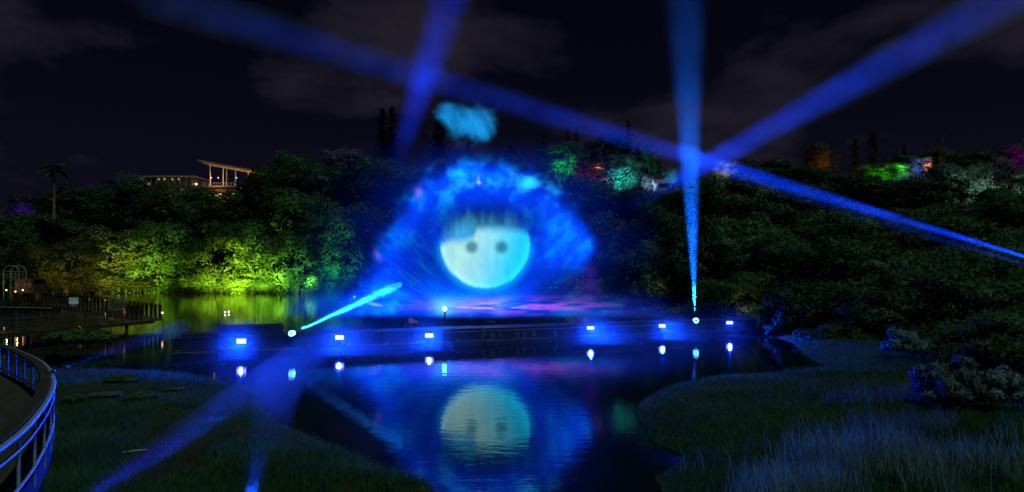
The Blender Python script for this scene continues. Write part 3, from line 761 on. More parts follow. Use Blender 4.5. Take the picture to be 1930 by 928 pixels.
# grey sheds on the middle hill
for px, py, d, lab in ((1066, 356, 142, 'grey pitched shed roof below the brick red tree'), (1246, 347, 134, 'grey pitched shed roof between the white blue and turquoise small trees')):
    c = P(px, py, d); s = thing('shed', lab, 'shed', (c.x, c.y, c.z - 1.2))
    q = MB(); q.box((0, 0, .4), (2.6, 2.4, 1.6)); q.build('wall', M['pale_wall'], s)
    q = MB(); q.add([(-1.7, -1.6, 1.15), (1.7, -1.6, 1.15), (1.7, 1.6, 1.15), (-1.7, 1.6, 1.15), (-1.7, 0, 2.1), (1.7, 0, 2.1)], [(0, 1, 5, 4), (2, 3, 4, 5), (0, 4, 3), (1, 2, 5), (3, 2, 1, 0)]); q.build('roof', M['concrete'], s)

# ------------------------------------------------------------------ tree lights
def fixture(name, label, loc, aim, power, color, angle=None, blend=0.7, group=None, size=.18, lens=None):
    aim = Vector(aim) - Vector(loc); ad = aim.normalized()
    t = thing(name, label, 'floodlight', loc, 0, group)
    q = MB(); q.beam(-ad * size * .6, ad * size * .5, size * 1.7, size * 1.2); q.build('housing', M['dark_metal'], t)
    q = MB(); q.tube([(0, 0, -.9), (0, 0, -.1)], .03, 5); q.build('stake', M['dark_metal'], t)
    if angle: lamp_light('SPOT', t, ad * (size * .5 + .06), power, color, ad, angle, blend, .06)
    else: lamp_light('POINT', t, ad * (size + .15), power, color, radius=.1)
    return t
def up(px, py, d, tx, ty, td, power, color, ang, label, blend=.8):
    a = P(px, py, d); b = P(tx, ty, td)
    a.z = max(a.z, 0.3)
    return fixture('tree_floodlight', label, a, b, power * 1.45, color, math.radians(ang * .85), blend, 'floodlights aimed at the trees')
YG = (0.78, 1.0, 0.06)
up(440, 556, 148, 430, 500, 172, 90000, YG, 54, 'floodlight at the water below the brightest yellow green tree')
up(500, 556, 150, 505, 490, 172, 42000, (0.55, 1.0, 0.08), 66, 'floodlight at the water below the second bright tree')
up(375, 556, 150, 375, 505, 170, 18000, YG, 44, 'floodlight at the water below the start of the bright bank')
up(235, 560, 146, 245, 500, 172, 36000, (.80, 1.0, .08), 58, 'floodlight behind the pier below the olive tree')
up(310, 556, 148, 305, 495, 172, 22000, (0.55, 1.0, 0.08), 60, 'floodlight at the water below the tree above the pier gate')
up(130, 560, 136, 125, 515, 158, 13000, (1.0, .84, .12), 62, 'floodlight behind the pier below the straw yellow tree')
up(572, 556, 148, 560, 500, 168, 26000, (.25, 1.0, .16), 62, 'floodlight at the water below the deep green tree')
up(650, 560, 140, 652, 455, 164, 24000, (.06, 1.0, .25), 46, 'floodlight at the water aimed at the high green tree beside the fan')
up(628, 560, 140, 630, 512, 160, 12000, (.03, .6, 1.0), 44, 'floodlight at the water below the blue green tree')
up(92, 500, 168, 84, 450, 178, 600, (1.0, .85, .1), 40, 'floodlight below the yellow leaf patch on the far left')
def hl(px, py, d, tx, ty, td, power, color, ang, label): return up(px, py, d, tx, ty, td, power, color, ang, label, .9)
hl(52, 418, 196, 52, 390, 205, 5000, (.20, .04, 1.0), 95, 'lamp below the violet tree')
hl(86, 415, 193, 86, 392, 200, 900, (1.0, .6, .2), 90, 'lamp below the brownish tree beside the palm')
hl(232, 380, 204, 234, 350, 214, 2600, (.02, .12, 1.0), 85, 'lamp below the blue lit tree')
hl(490, 378, 196, 488, 352, 204, 1600, (.35, 1.0, .05), 80, 'lamp below the small green tree at the canopy end')
hl(650, 338, 204, 650, 308, 216, 2200, (1.0, .04, .14), 80, 'lamp below the dull red skyline tree')
hl(1055, 330, 142, 1062, 303, 152, 4000, (.03, 1.0, .04), 90, 'green lamp below the flat topped tree on the middle hill')
hl(1110, 345, 141, 1112, 322, 150, 2200, (1.0, .07, .10), 95, 'red lamp below the low brick red tree')
hl(1128, 318, 144, 1128, 302, 153, 1200, (1.0, .38, .03), 80, 'orange lamp below the small orange tree')
hl(1180, 352, 138, 1174, 328, 147, 6500, (.03, .9, .75), 95, 'turquoise lamp below the wide turquoise tree')
hl(1130, 350, 139, 1140, 330, 148, 1800, (.25, .12, 1.0), 80, 'violet lamp left of the turquoise tree')
hl(1218, 360, 130, 1222, 343, 136, 3800, (.4, .6, 1.0), 75, 'white blue lamp below the tiny white blue tree')
hl(1264, 347, 133, 1264, 333, 140, 3600, (.08, .75, 1.0), 70, 'turquoise lamp below the tiny round tree')
hl(1362, 340, 122, 1364, 322, 130, 2600, (1.0, .85, .3), 80, 'yellow lamp below the small pale yellow tree')
hl(1578, 342, 131, 1577, 312, 140, 2400, (1.0, .28, .05), 80, 'orange lamp at the foot of the orange pine')
hl(1612, 346, 137, 1612, 300, 146, 1500, (1.0, .36, .08), 70, 'orange lamp at the foot of the columnar tree')
hl(1545, 330, 132, 1540, 300, 140, 700, (1.0, .2, .08), 80, 'dull red lamp below the reddish skyline tree')
hl(1672, 345, 121, 1672, 325, 130, 4200, (.12, 1.0, .03), 110, 'green lamp below the bright green skyline tree')
hl(1700, 322, 125, 1700, 306, 134, 1500, (.08, 1.0, .06), 90, 'green lamp below the dim green skyline tree')
hl(1727, 336, 122, 1726, 316, 131, 4200, (.15, .15, 1.0), 90, 'violet lamp below the blue violet skyline tree')
hl(1752, 316, 127, 1755, 300, 136, 1700, (1.0, .28, .02), 95, 'orange lamp below the orange topped tree')
hl(1790, 390, 110, 1800, 352, 120, 2600, (.55, 1.0, .8), 85, 'white green lamp below the left frosty tree')
hl(1885, 385, 108, 1880, 352, 118, 4200, (.6, 1.0, .78), 85, 'white green lamp below the right frosty tree')
hl(1905, 325, 120, 1905, 300, 130, 5000, (.75, .03, .9), 90, 'magenta lamp below the magenta skyline tree')
hl(1085, 592, 79, 1090, 545, 88, 900, (1.0, .85, .35), 75, 'warm lamp at the water below the olive shrub')
hl(1400, 590, 62, 1400, 520, 74, 130, (1.0, .8, .3), 80, 'faint warm lamp under the tree right of the vertical beam')
hl(1235, 560, 76, 1240, 470, 90, 140, (.9, 1.0, .35), 80, 'faint lamp under the trees left of the vertical beam')

# ------------------------------------------------------------------ terrace and curved railing
n = len(RAIL); TZ = 1.15
ring = [(x, y) for x, y in RAIL] + [(-60, 5), (-60, 34)]
q = MB(); q.v = [(x, y, TZ) for x, y in ring] + [(x, y, -.4) for x, y in ring]; m_ = len(ring)
q.f = [tuple(range(m_))] + [(i, (i + 1) % m_, m_ + (i + 1) % m_, m_ + i) for i in range(m_)]
te = tag(q.build('terrace', M['terrace']), kind='structure')
rail = thing('curved_railing', 'curved metal railing round the paved terrace with blue lit near rails', 'railing', (RAIL[30][0], RAIL[30][1], TZ))
ro = Vector((RAIL[30][0], RAIL[30][1], TZ))
def rp(i, z, off=0.0):
    a, b = RAIL[max(0, i - 1)], RAIL[min(n - 1, i + 1)]; t = np.array(b) - np.array(a); t = t / np.hypot(*t); nr = np.array([t[1], -t[0]])
    x, y = RAIL[i] + nr * off
    return Vector((x, y, z)) - ro
for nm, z, r, mt in (('top_rail', RAIL_Z, .055, 'rail'), ('middle_rail', RAIL_Z - .27, .032, 'rail'), ('bottom_rail', TZ + .12, .03, 'rail')):
    q = MB(); q.tube([rp(i, z) for i in range(n)], r, 8); q.build(nm, M[mt], rail, True)
q = MB()
for i in range(n - 1):
    a, b = rp(i, RAIL_Z + .05, .17), rp(i + 1, RAIL_Z + .05, .17); q.beam(a, b, .22, .05)
q.build('cap_rail', M['cap'], rail)
for i in range(0, n, 3):
    q = MB(); q.tube([rp(i, TZ - .25), rp(i, RAIL_Z)], .028, 6); q.build('post', M['rail'], rail)
# spotlight on the railing
a = P(100, 702, 17.5)
# ------------------------------------------------------------------ pier
pier = thing('pier', 'dark timber pier with picket railings and small warm lamps', 'pier', (-36, 50, 0))
po = Vector((-36, 50, 0))
def PL(px, py, d): return P(px, py, d) - po
pA, pB = P(-60, 655, 44), P(292, 612, 60)      # deck front edge ends
pA.z = pB.z = 0.75
dirv = (pB - pA); Lp = dirv.length; dirv.normalize(); nrm = Vector((-dirv.y, dirv.x, 0))
ang = math.atan2(dirv.y, dirv.x)
def PP(u, v, z): return pA + dirv * u + nrm * v + Vector((0, 0, z - .75)) - po
pw = 3.2
plk = MB(); plk.box((0, 0, 0), (.27, pw, .06)); plm = plk.mesh('plank', M['wood'])
for i in range(int(Lp / .3)):
    o = link('plank', plm, pier); o.location = PP(.15 + i * .3, pw / 2, .75 + .006 * (i % 3)); o.rotation_euler = (0, 0, ang)
q = MB()
for v in (.1, pw - .1): q.beam(PP(0, v, .6), PP(Lp, v, .6), .16, .22)
q.build('edge_beam', M['wood'], pier)
for u in np.arange(.5, Lp, 3.2):
    for v in (.1, pw - .1):
        q = MB(); q.tube([PP(u, v, -1.5), PP(u, v, .66)], .13, 7); q.build('pile', M['wood'], pier)
pk = MB(); pk.box((0, 0, .5), (.035, .035, 1.0)); pkm = pk.mesh('picket', M['wood'])
pst = MB(); pst.box((0, 0, .6), (.14, .14, 1.2)); psm = pst.mesh('rail_post', M['wood'])
for v, uu in ((.12, Lp * .80), (pw - .12, Lp)):
    for i in range(int(uu / .19)):
        o = link('picket', pkm, pier); o.location = PP(i * .19, v, .80)
    for i in range(int(uu / 2.0) + 1):
        o = link('rail_post', psm, pier); o.location = PP(i * 2.0, v, .78)
    for z in (.95, 1.82):
        q = MB(); q.beam(PP(0, v, z), PP(uu, v, z), .05, .09); q.build('rail', M['wood'], pier)
def glow_post(px, py, d, h, lab):
    b = P(px, py, d); t = thing('bollard_light', lab, 'path light', b, 0, 'warm bollard lights on the pier')
    q = MB(); q.box((0, 0, h / 2), (.12, .12, h)); q.build('post', M['wood'], t)
    q = MB(); q.box((0, -.035, h + .05), (.15, .15, .10)); q.build('cap', M['dark_metal'], t)
    q = MB(); q.box((0, -.07, h - .09), (.08, .025, .12)); q.build('lens', M['warm_dim'], t)
    lamp_light('SPOT', t, (0, -.28, h + .06), 26, (1.0, .45, .16), (0, .55, -1), math.radians(95), .5, .03)
    return t
glow_post(9, 640, 47.5, .9, 'warm bollard light nearest the left edge of the picture')
glow_post(200, 608, 55.5, .8, 'warm bollard light left of the pier gate')
glow_post(235, 600, 57.5, .8, 'warm bollard light right of the pier gate')
glow_post(170, 578, 66, .8, 'small warm bollard light on the ramp behind the pier')
glow_post(152, 622, 52.5, .3, 'low warm light at the pier edge below the sign')
glow_post(199, 576, 64, .6, 'tiny warm light on the ramp left of the gate frame')
glow_post(91, 600, 56, .5, 'tiny warm light at mid pier left of the sign')
glow_post(101, 561, 78, .5, 'tiny warm light high on the ramp left of the sign')
# ramp behind, descending to the right
ramp = thing('gangway_ramp', 'dark boarded ramp descending to the pier gate from the left', 'ramp', P(180, 600, 64))
r0 = P(180, 600, 64)
a, b = P(96, 575, 70), P(288, 604, 61)
for nm, dz, w_, hh_ in (('deck', 0, 2.0, .16),):
    q = MB(); q.beam(a - r0, b - r0, w_, hh_); q.build(nm, M['wood'], ramp)
for sgn in (-1, 1):
    off = Vector((.35, .95, 0)) * sgn
    for i in range(26):
        p0 = a.lerp(b, (i + .5) / 26) + off - r0
        q = MB(); q.box(p0 + Vector((0, 0, .62)), (.40, .04, 1.25), rz=math.atan2((b - a).y, (b - a).x)); q.build('board', M['wood'], ramp)
    q = MB(); q.beam(a + off - r0 + Vector((0, 0, 1.32)), b + off - r0 + Vector((0, 0, 1.32)), .12, .08); q.build('handrail', M['wood'], ramp)
# gate frame
c = P(221, 584, 58.5); gt = thing('pier_gate', 'pale green barred gate at the end of the pier with water showing through', 'gate', c)
gw, gh = px2m(30, 58.5), px2m(24, 58.5)
q = MB()
for sx in (-1, 1): q.beam((sx * gw / 2, 0, 0), (sx * gw / 2, 0, gh), .06, .06)
q.beam((-gw / 2, 0, gh), (gw / 2, 0, gh), .06, .06); q.beam((-gw / 2, 0, .03), (gw / 2, 0, .03), .06, .06); q.build('frame', M['green_paint'], gt)
for i in range(1, 8):
    q = MB(); q.tube([(-gw / 2 + gw * i / 8, 0, 0), (-gw / 2 + gw * i / 8, 0, gh)], .022, 5); q.build('bar', M['green_paint'], gt)
# sign panel
c = P(139, 572, 57); sg = thing('notice_board', 'pale blank looking notice board on a post by the pier', 'sign', c)
q = MB(); q.box((0, 0, px2m(5, 57)), (px2m(18, 57), .05, px2m(12, 57))); q.build('panel', M['white_paint'], sg)
q = MB()
for k in range(4): q.box((px2m(-6 + k * 4, 57), 0, px2m(-3.4, 57)), (px2m(2.2, 57), .06, px2m(2.2, 57)))
q.build('lower_plates', M['rail'], sg)
q = MB(); q.beam((0, .06, -1.5), (0, .06, .55), .09, .09); q.build('post', M['wood'], sg)
lamp_light('SPOT', sg, (0, -.7, -.55), 5, (.85, .95, 1.0), (0, .6, .8), math.radians(80), .6, .03)
# hut and arch
c = P(57, 552, 84); hu = thing('boat_hut', 'small brown timber hut at the far end of the pier', 'hut', c)
q = MB(); q.box((0, 0, .8), (px2m(36, 84), 2.0, 1.7)); q.build('wall', M['wood'], hu)
q = MB(); q.box((0, -.1, 1.72), (px2m(42, 84), 2.8, .12)); q.build('roof', M['wood'], hu)
for k in (-1, 0, 1):
    q = MB(); q.box((k * .75, -1.02, .95), (.5, .05, .8)); q.build('window', M['dark_metal'], hu)
lamp_light('POINT', hu, (-.2, -1.9, 1.0), 14, (1.0, .5, .25), radius=.05)
c = P(28, 548, 84); ga = thing('garden_arch', 'pale green tubular arch standing at the left edge of the pond', 'arch', c)
w2, hh_ = px2m(14.5, 84), px2m(36, 84); q = MB()
for sy in (-.6, .6):
    for sx in (-1, 1): q.tube([(sx * w2, sy, -1), (sx * w2, sy, hh_)], .05, 6)
    q.tube([(w2 * math.cos(t), sy, hh_ + .75 * math.sin(t)) for t in np.linspace(0, math.pi, 13)], .05, 6)
q.build('frame', M['green_paint'], ga)
q = MB()
for z in (hh_, hh_ - .35, hh_ - .7):
    q.beam((-w2, -.6, z), (w2, -.6, z), .05, .05)
for sx in (-1, 1): q.beam((sx * w2, -.6, hh_), (sx * w2, .6, hh_), .05, .05)
q.build('crossbar', M['green_paint'], ga)
lamp_light('POINT', ga, (.2, -1.6, .6), 16, (.7, 1.0, .6), radius=.05)
# jetty boat at far left
c = P(55, 560, 80); bt = thing('moored_boat', 'low dark blue boat moored under the timber hut', 'boat', (c.x, c.y, 0))
q = MB(); q.add([(-3.2, -.6, .9), (3.2, -.6, .8), (3.8, .2, .9), (3.2, 1.0, .8), (-3.2, 1.0, .9), (-3.0, -.4, -.2), (3.0, -.4, -.2), (3.0, .8, -.2), (-3.0, .8, -.2)], [(0, 1, 2, 3, 4), (5, 8, 7, 6), (0, 5, 6, 1), (1, 6, 2), (2, 6, 7), (2, 7, 3), (3, 7, 8, 4), (4, 8, 5, 0)]); q.build('hull', M['dark_metal'], bt)
q = MB(); q.tube([(-3.2, -.62, .92), (3.2, -.62, .82), (3.8, .2, .92)], .05, 6); q.build('gunwale', M['rail'], bt)
for px, py, nm in ((12, 547, 'round warm lamp at the far left of the pond edge'), (29, 550, 'round warm lamp on the moored boat'), (43, 547, 'round warm lamp beside the timber hut'), (306, 590, 'round warm lamp on the last pier pile')):
    d_ = 79 if px < 100 else 60; c = P(px, py, d_); t = thing('globe_lamp', nm, 'lamp', c, 0, 'round lamps by the pier')
    q = MB(); bmh = bmesh.new(); bmesh.ops.create_icosphere(bmh, subdivisions=2, radius=.09); me = bpy.data.meshes.new('globe'); bmh.to_mesh(me); bmh.free(); me.materials.append(M['warm']); link('globe', me, t)
    q.tube([(0, 0, -(c.z - .1)), (0, 0, -.08)], .03, 6); q.build('post', M['dark_metal'], t)
for k, (px, py, lab) in enumerate(((424, 590.5, 'left one of two small white lights floating on the pond'), (431, 589, 'right one of two small white lights floating on the pond'))):
    d_ = ground_d(591.5 - k); c = P(px, py, d_); t = thing('floating_light', lab, 'floating lamp', (c.x, c.y, 0), 0, 'small white lights floating on the pond')
    q = MB(); q.tube([(0, 0, -.08), (0, 0, .1)], .16, 9); q.build('float', M['dark_metal'], t)
    q = MB(); q.tube([(0, 0, .1), (0, 0, .26)], [.1, .06], 8); q.build('lens', M['white_lamp'], t)

# ------------------------------------------------------------------ pontoon
def bar_y(x): return 47.0 + 0.41 * x
BA = math.atan(.41); bdir = Vector((math.cos(BA), math.sin(BA), 0)); bn = Vector((-math.sin(BA), math.cos(BA), 0))
B0 = Vector((0, 47.0, 0))
pon = thing('lamp_pontoon', 'long dark floating pontoon carrying the blue lamps across the pond', 'pontoon', B0)
def PB(u, v, z): return bdir * u + bn * v + Vector((0, 0, z))
u0, u1 = -21.5, 22.6
seg = 2.45; i = 0
mod = MB(); mod.box((0, .35, .11), (seg - .06, .72, .42)); mod.box((0, 1.8, .5), (seg - .04, 2.2, 1.16)); mod.box((0, 1.8, 1.105), (seg - .2, 2.32, .05))
for s in (-.8, 0, .8): mod.box((s, .69, .72), (.06, .03, .62))
bmm = mod.mesh('float_module', M['pontoon'])
bm = bmesh.new(); bm.from_mesh(bmm); bmesh.ops.bevel(bm, geom=[e for e in bm.edges], offset=.02, segments=1, affect='EDGES'); bm.to_mesh(bmm); bm.free()
u = u0
while u + seg <= u1 + .5:
    o = link('float_module', bmm, pon); o.location = PB(u + seg / 2, 0, .012 * math.sin(i * 2.1)); o.rotation_euler = (0, 0, BA + .004 * math.sin(i * 1.7)); u += seg; i += 1
q = MB(); q.beam(PB(-19.0, 1.9, 1.42), PB(-15.2, 1.9, 1.42), 1.9, .56); q.build('equipment_box', M['pontoon'], pon)
q = MB(); q.beam(PB(-21.0, 1.9, 1.22), PB(-19.1, 1.9, 1.22), 1.7, .16); q.build('hatch', M['pontoon'], pon)
for k in range(18):
    q = MB(); q.tube([PB(u0 + .3 + k * 2.45, .05, .33), PB(u0 + .3 + k * 2.45, .05, .46), PB(u0 + .5 + k * 2.45, .05, .46), PB(u0 + .5 + k * 2.45, .05, .33)], .018, 5); q.build('cleat', M['rail'], pon)
q = MB(); q.tube([PB(u0 + .1 + (u1 - u0) * t, -.03, .27 + .03 * math.sin(t * 120)) for t in np.linspace(0, 1, 160)], .02, 5); q.build('fender_rope', M['dark_metal'], pon)
q = MB(); q.tube([PB(-5 + 20 * t, .66, .93) for t in (0, .5, 1)], .018, 5); q.build('edge_strip', M['rail'], pon)
# pale rope loops on the side
for k, px in enumerate((918, 935, 950, 982, 996, 1014, 1056)):
    d_ = 47.0; x = (px - W / 2) * d_ / F; u = x / math.cos(BA)
    z0 = .62; pts = {0: [(-.1, -.2), (.0, 0), (.08, .16)], 1: [(-.1, -.05), (-.05, .12), (.08, .14), (.12, -.1)], 2: [(0, -.14), (.02, .1), (-.06, 0)], 3: [(-.14, .14), (0, 0), (.14, .14), (.05, .05), (.03, -.25)], 4: [(-.02, .16), (.02, -.18)], 5: [(-.1, .18), (.1, .0), (-.02, -.15), (.1, -.1)], 6: [(-.1, .08), (-.04, .16), (.06, .12), (.07, -.2)]}[k]
    q = MB(); q.tube([PB(u + a_, .645, z0 + b_ - .02) for a_, b_ in pts], .02, 5); q.build('rope_loop', M['rope'], pon)
# nozzle head of the water screen and small perforated panel
c = P(922, 617, 51.5); nz = thing('spray_nozzle', 'round headed spray nozzle on a short post behind the pontoon', 'nozzle', (c.x, c.y, 0))
q = MB(); q.tube([(0, 0, -1), (0, 0, .75)], [.14, .12], 8); q.build('post', M['dark_metal'], nz)
q = MB(); q.tube([(-.55 * math.cos(t), 0, .72 + .55 * math.sin(t)) for t in np.linspace(0, math.pi, 13)], .07, 6); q.tube([(0, -.05, .72), (0, .05, .72)], .34, 12); q.build('fan_plate', M['dark_metal'], nz)
c = P(780, 604, 49.5); lp = thing('grille_panel', 'small pale perforated wedge shaped panel behind the pontoon lamp', 'panel', c)
q = MB(); q.add([(-.4, 0, -.22), (.5, 0, -.2), (-.4, 0, .25), (-.4, .04, -.22), (.5, .04, -.2), (-.4, .04, .25)], [(0, 1, 2), (5, 4, 3), (0, 3, 4, 1), (1, 4, 5, 2), (2, 5, 3, 0)]); q.build('plate', M['dark_metal'], lp)
for r in range(4):
    for k in range(9 - 2 * r):
        q = MB(); q.box((-.34 + k * .09, -.015, -.16 + r * .1), (.045, .02, .045)); q.build('led', M['pale_dim'], lp)
q = MB(); q.tube([(-.2, .05, -c.z + .05), (-.2, .05, -.1)], .04, 6); q.build('post', M['dark_metal'], lp)

# flood lamps along the pontoon
FL = [(455, 644, 18, 11, 'first'), (640, 637, 16, 10, 'second'), (809, 633, 15, 9, 'third'), (1113, 619, 13, 7, 'fourth'), (1248, 615, 12, 7, 'fifth'), (1375, 609, 12, 7, 'sixth')]
WHERE = ['white blue flood lamp at the left end of the pontoon, largest of the row', 'white blue flood lamp just right of the slanting cyan beam', 'white blue flood lamp below the bright light at the foot of the spray', 'white blue flood lamp below the right edge of the spray fan', 'white blue flood lamp just left of the vertical beam', 'white blue flood lamp at the right end of the pontoon beside the leaves']
for k, (px, py, w_, h_, nm) in enumerate(FL):
    kx = (px - W / 2) / F; d_ = 47.0 / (1 - .41 * kx) - .1; c = P(px, py, d_); ww, hh_ = px2m(w_, d_), px2m(h_, d_)
    t = thing('flood_lamp', WHERE[k], 'flood lamp', c, 0, 'flood lamps along the pontoon')
    q = MB(); q.box((0, .10, 0), (ww + .08, .10, hh_ + .08))
    for s in (-1, 1): q.box((s * (ww / 2 + .028), .0, 0), (.03, .10, hh_ + .08))
    q.box((0, -.0, hh_ / 2 + .03), (ww + .02, .10, .03)); q.box((0, -.0, -hh_ / 2 - .03), (ww + .02, .10, .03)); q.build('housing', M['dark_metal'], t)
    q = MB(); q.box((0, .005, .02), (ww, .03, hh_ * .8)); q.build('lens', M['flood'], t)
    q = MB(); q.box((0, -.01, -hh_ * .5 - .1), (ww, .04, .035)); q.build('lower_bar', M['rail'], t)
    for s in (-1, 1):
        q = MB(); q.beam((s * (ww / 2 + .07), .1, -hh_ * .4), (s * (ww / 2 + .07), .62, -hh_ * .4), .03, .06); q.build('bracket', M['dark_metal'], t)
    lamp_light('SPOT', t, (0, -.12, 0), 13000, FLOOD_C, (0.05, -1, -.16), math.radians(150), 1.0, .1)

# ------------------------------------------------------------------ beam lamps and their lit mist
def moving_head(loc, aim, label, size=.2, stand=True, hub=True, floor=None):
    t = thing('beam_lamp', label, 'spotlight', loc)
    ad = (Vector(aim) - Vector(loc)).normalized()
    q = MB(); q.tube([-ad * size * 2.6, -ad * size * 1.5, -ad * size * .3, -ad * .02], [size * .7, size * 1.0, size * 1.0, size * .9], 14); q.build('head', M['dark_metal'], t)
    fl = (loc[2] - .5) if floor is None else loc[2] - floor
    x = ad.cross(Vector((0, 0, 1))).normalized()
    q = MB(); cc_ = -ad * size * 1.2
    for s in (-1, 1): q.beam(cc_ + x * s * size * 1.15, cc_ + x * s * size * 1.15 + Vector((0, 0, -size * 1.9)), size * .3, size * .5)
    q.beam(cc_ - x * size * 1.3 + Vector((0, 0, -size * 1.9)), cc_ + x * size * 1.3 + Vector((0, 0, -size * 1.9)), size * .6, size * .3); q.build('yoke', M['dark_metal'], t)
    if stand:
        q = MB(); q.tube([cc_ + Vector((0, 0, -size * 2)), cc_ + Vector((0, 0, -max(fl, size * 2.4)))], size * .5, 10); q.build('base', M['dark_metal'], t)
    # lens: a ring facing the viewer side of the head as the glass bulges out
    bmh = bmesh.new(); bmesh.ops.create_uvsphere(bmh, u_segments=16, v_segments=9, radius=size * .86); me = bpy.data.meshes.new('lens'); bmh.to_mesh(me); bmh.free(); me.materials.append(M['beam_lens']); link('lens', me, t).location = ad * size * .05
    return t, ad
def beam(t, loc, ad, length, half, color, power, dens, start=0.35, wide=1.3, r0=.10, mist='beam_mist', aniso=.25, noise=None, blend=.55, taper=1.5, along=None, off=.32, lr=.04):
    loc = Vector(loc)
    lamp_light('SPOT', t, ad * off, power, color, ad, 2 * half, blend, lr)
    pts, rad = [], []
    N = 14
    for i in range(N + 1):
        s = start + (length - start) * i / N; pts.append(loc + ad * s); rad.append((r0 + s * math.tan(half)) * wide)
    for i, f in ((1, .93), (2, .7), (3, .35)):
        pts.append(pts[N] + ad * taper * (i - .2)); rad.append(rad[N] * f)
    q = MB(); q.tube(pts, rad, 20)
    o = q.build(mist, mat_mist('mist_' + mist, dens, aniso, noise, along=along and (tuple(loc), tuple(ad), along)), None, True)
    return tag(o, kind='stuff')
DEG = math.radians
CY, BL = (0.002, 0.13, 1.0), (0.001, 0.045, 1.0)
def face_ring(t, r=.15, dy=-.32):
    q = MB(); q.tube([(r * math.cos(a), dy, r * math.sin(a)) for a in np.linspace(0, 2 * math.pi, 21)[:-1]], .055, 8, closed=True); q.build('ring', M['ring'], t, True)
    q = MB(); q.tube([(0, dy + .02, 0), (0, dy + .12, 0)], [.09, .12], 12); q.build('hub', M['dark_metal'], t)
M['ring'] = mat_emit('ring_lens', (.10, .45, 1.0), 9.0)
# vertical beam
s = P(1310, 604, 52.6); e = P(1291, 0, 54.5)
t, ad = moving_head(s, e, 'beam lamp on the pontoon throwing the vertical blue beam', .17, floor=1.12)
beam(t, s, ad, 34, DEG(4.4), CY, 1300000, .022, lr=.03, blend=1.0, wide=1.02, along=[(0, 1), (12, .9), (14, 1), (20, .45), (34, .28)])
face_ring(t)
# short cyan beam toward the spray fan
s = P(552, 628, 41.6); e = P(735, 545, 37.0)
t, ad = moving_head(s, e, 'beam lamp on the pontoon throwing the short cyan beam into the spray', .17, floor=1.12)
beam(t, s, ad, (e - s).length - 1.9, DEG(1.9), (0.01, .26, 1.0), 1500000, .050, noise=2.6, aniso=0.0, blend=.5, lr=.02, r0=.08, taper=1.0, start=.2)
face_ring(t, .12)
# two low beams across the near left lawn
for px_, py_, d_, tgt, dn, pw, lab, hf in ((30, 985, 10.4, P(590, 672, 41), .024, 70000, 'near bank beam lamp throwing the blue stripe over the left lawn', 2.6), (445, 1000, 10.4, P(535, 690, 38), .013, 60000, 'near bank beam lamp throwing the fainter stripe down the lawn edge', 2.6)):
    s_ = P(px_, py_, d_); s_.z = hz(s_.x, s_.y) + .40
    t, ad = moving_head(s_, tgt, lab, .09, floor=hz(s_.x, s_.y))
    L_ = (tgt - s_).length
    beam(t, s_, ad, L_, DEG(hf), (0.001, .03, 1.0), pw, dn, blend=1.0, wide=1.02, along=[(0, .6), (8, .8), (L_ * .55, 1), (L_ * .8, .4), (L_ + 2, 0)])
# bright lamp at the foot of the spray, long beam to the upper right
s = P(838, 582, 56); e = P(1890, 0, 92)
t, ad = moving_head(s, e, 'bright round beam lamp at the foot of the spray fan', .26, floor=0)
beam(t, s, ad, 118, DEG(2.3), BL, 5500000, .0165, start=18, blend=1.0, wide=1.02, along=[(0, 0), (20, .0), (26, .12), (33, 1), (40, .72), (60, .68), (90, .6), (118, .5)])
c = P(838, 582, 51.0); fr_t = thing('round_spotlight', 'dazzling round white light facing the viewer at the foot of the spray', 'spotlight', c)
q = MB(); q.tube([(0, -.02, 0), (0, .12, 0), (0, .42, 0)], [.2, .24, .16], 14); q.build('housing', M['dark_metal'], fr_t)
bmh = bmesh.new(); bmesh.ops.create_uvsphere(bmh, u_segments=16, v_segments=8, radius=.19); me = bpy.data.meshes.new('lens'); bmh.to_mesh(me); bmh.free(); me.materials.append(M['beam_lens']); lo_ = link('lens', me, fr_t); lo_.location = (0, -.06, 0); lo_.scale = (1, .5, 1)
q = MB(); q.tube([(0, .2, -c.z - .5), (0, .2, -.15)], .06, 8); q.build('post', M['dark_metal'], fr_t)
# long beam entering from the right edge, rising to the upper left
s = P(2080, 512, 38); s.z = 4.6
e = P(480, 50, 96)
t, ad = moving_head(s, e, 'beam lamp on the right slope throwing the long high beam', .17, floor=3.0)
beam(t, s, ad, 136, DEG(1.85), BL, 5500000, .0135, start=1, blend=1.0, wide=1.02, along=[(0, .45), (19, .5), (25, 1), (31, .6), (55, .6), (60.5, 1), (66, .55), (97, .55), (136, .35)])
s2 = s + Vector((.3, 0, -.55)); e = P(1395, 338, 92)
t, ad = moving_head(s2, e, 'second beam lamp on the right slope with the lower fainter beam', .15, floor=3.0)
beam(t, s2, ad, 62, DEG(1.2), (.001, .05, 1.0), 1000000, .0075, start=1, blend=1.0, wide=1.02, along=[(0, .8), (25, .8), (45, .5), (62, .0)])
# steep beam behind the twin pines
s = P(668, 560, 140); e = P(849, -10, 140)
t, ad = moving_head(s, e, 'beam lamp at the far left bank throwing the steep beam past the twin pines', .25, floor=0)
beam(t, s, ad, 84, DEG(4.6), (.001, .03, 1.0), 4200000, .0115, start=24, blend=1.0, wide=1.02, along=[(0, 0), (27, 0), (36, .2), (44, .6), (49, 1), (54, .6), (64, .55), (84, .7)])
# small lamp on the railing
s = P(101, 700, 17.6); e = P(420, 590, 62)
t, ad = moving_head(s, e, 'small beam lamp clamped outside the curved railing', .05, stand=False)
beam(t, s, ad, 27, DEG(1.25), (.002, .07, 1.0), 60000, .010, r0=.06, blend=1.0, wide=1.02, along=[(0, 1), (8, .8), (18, .4), (27, 0)])

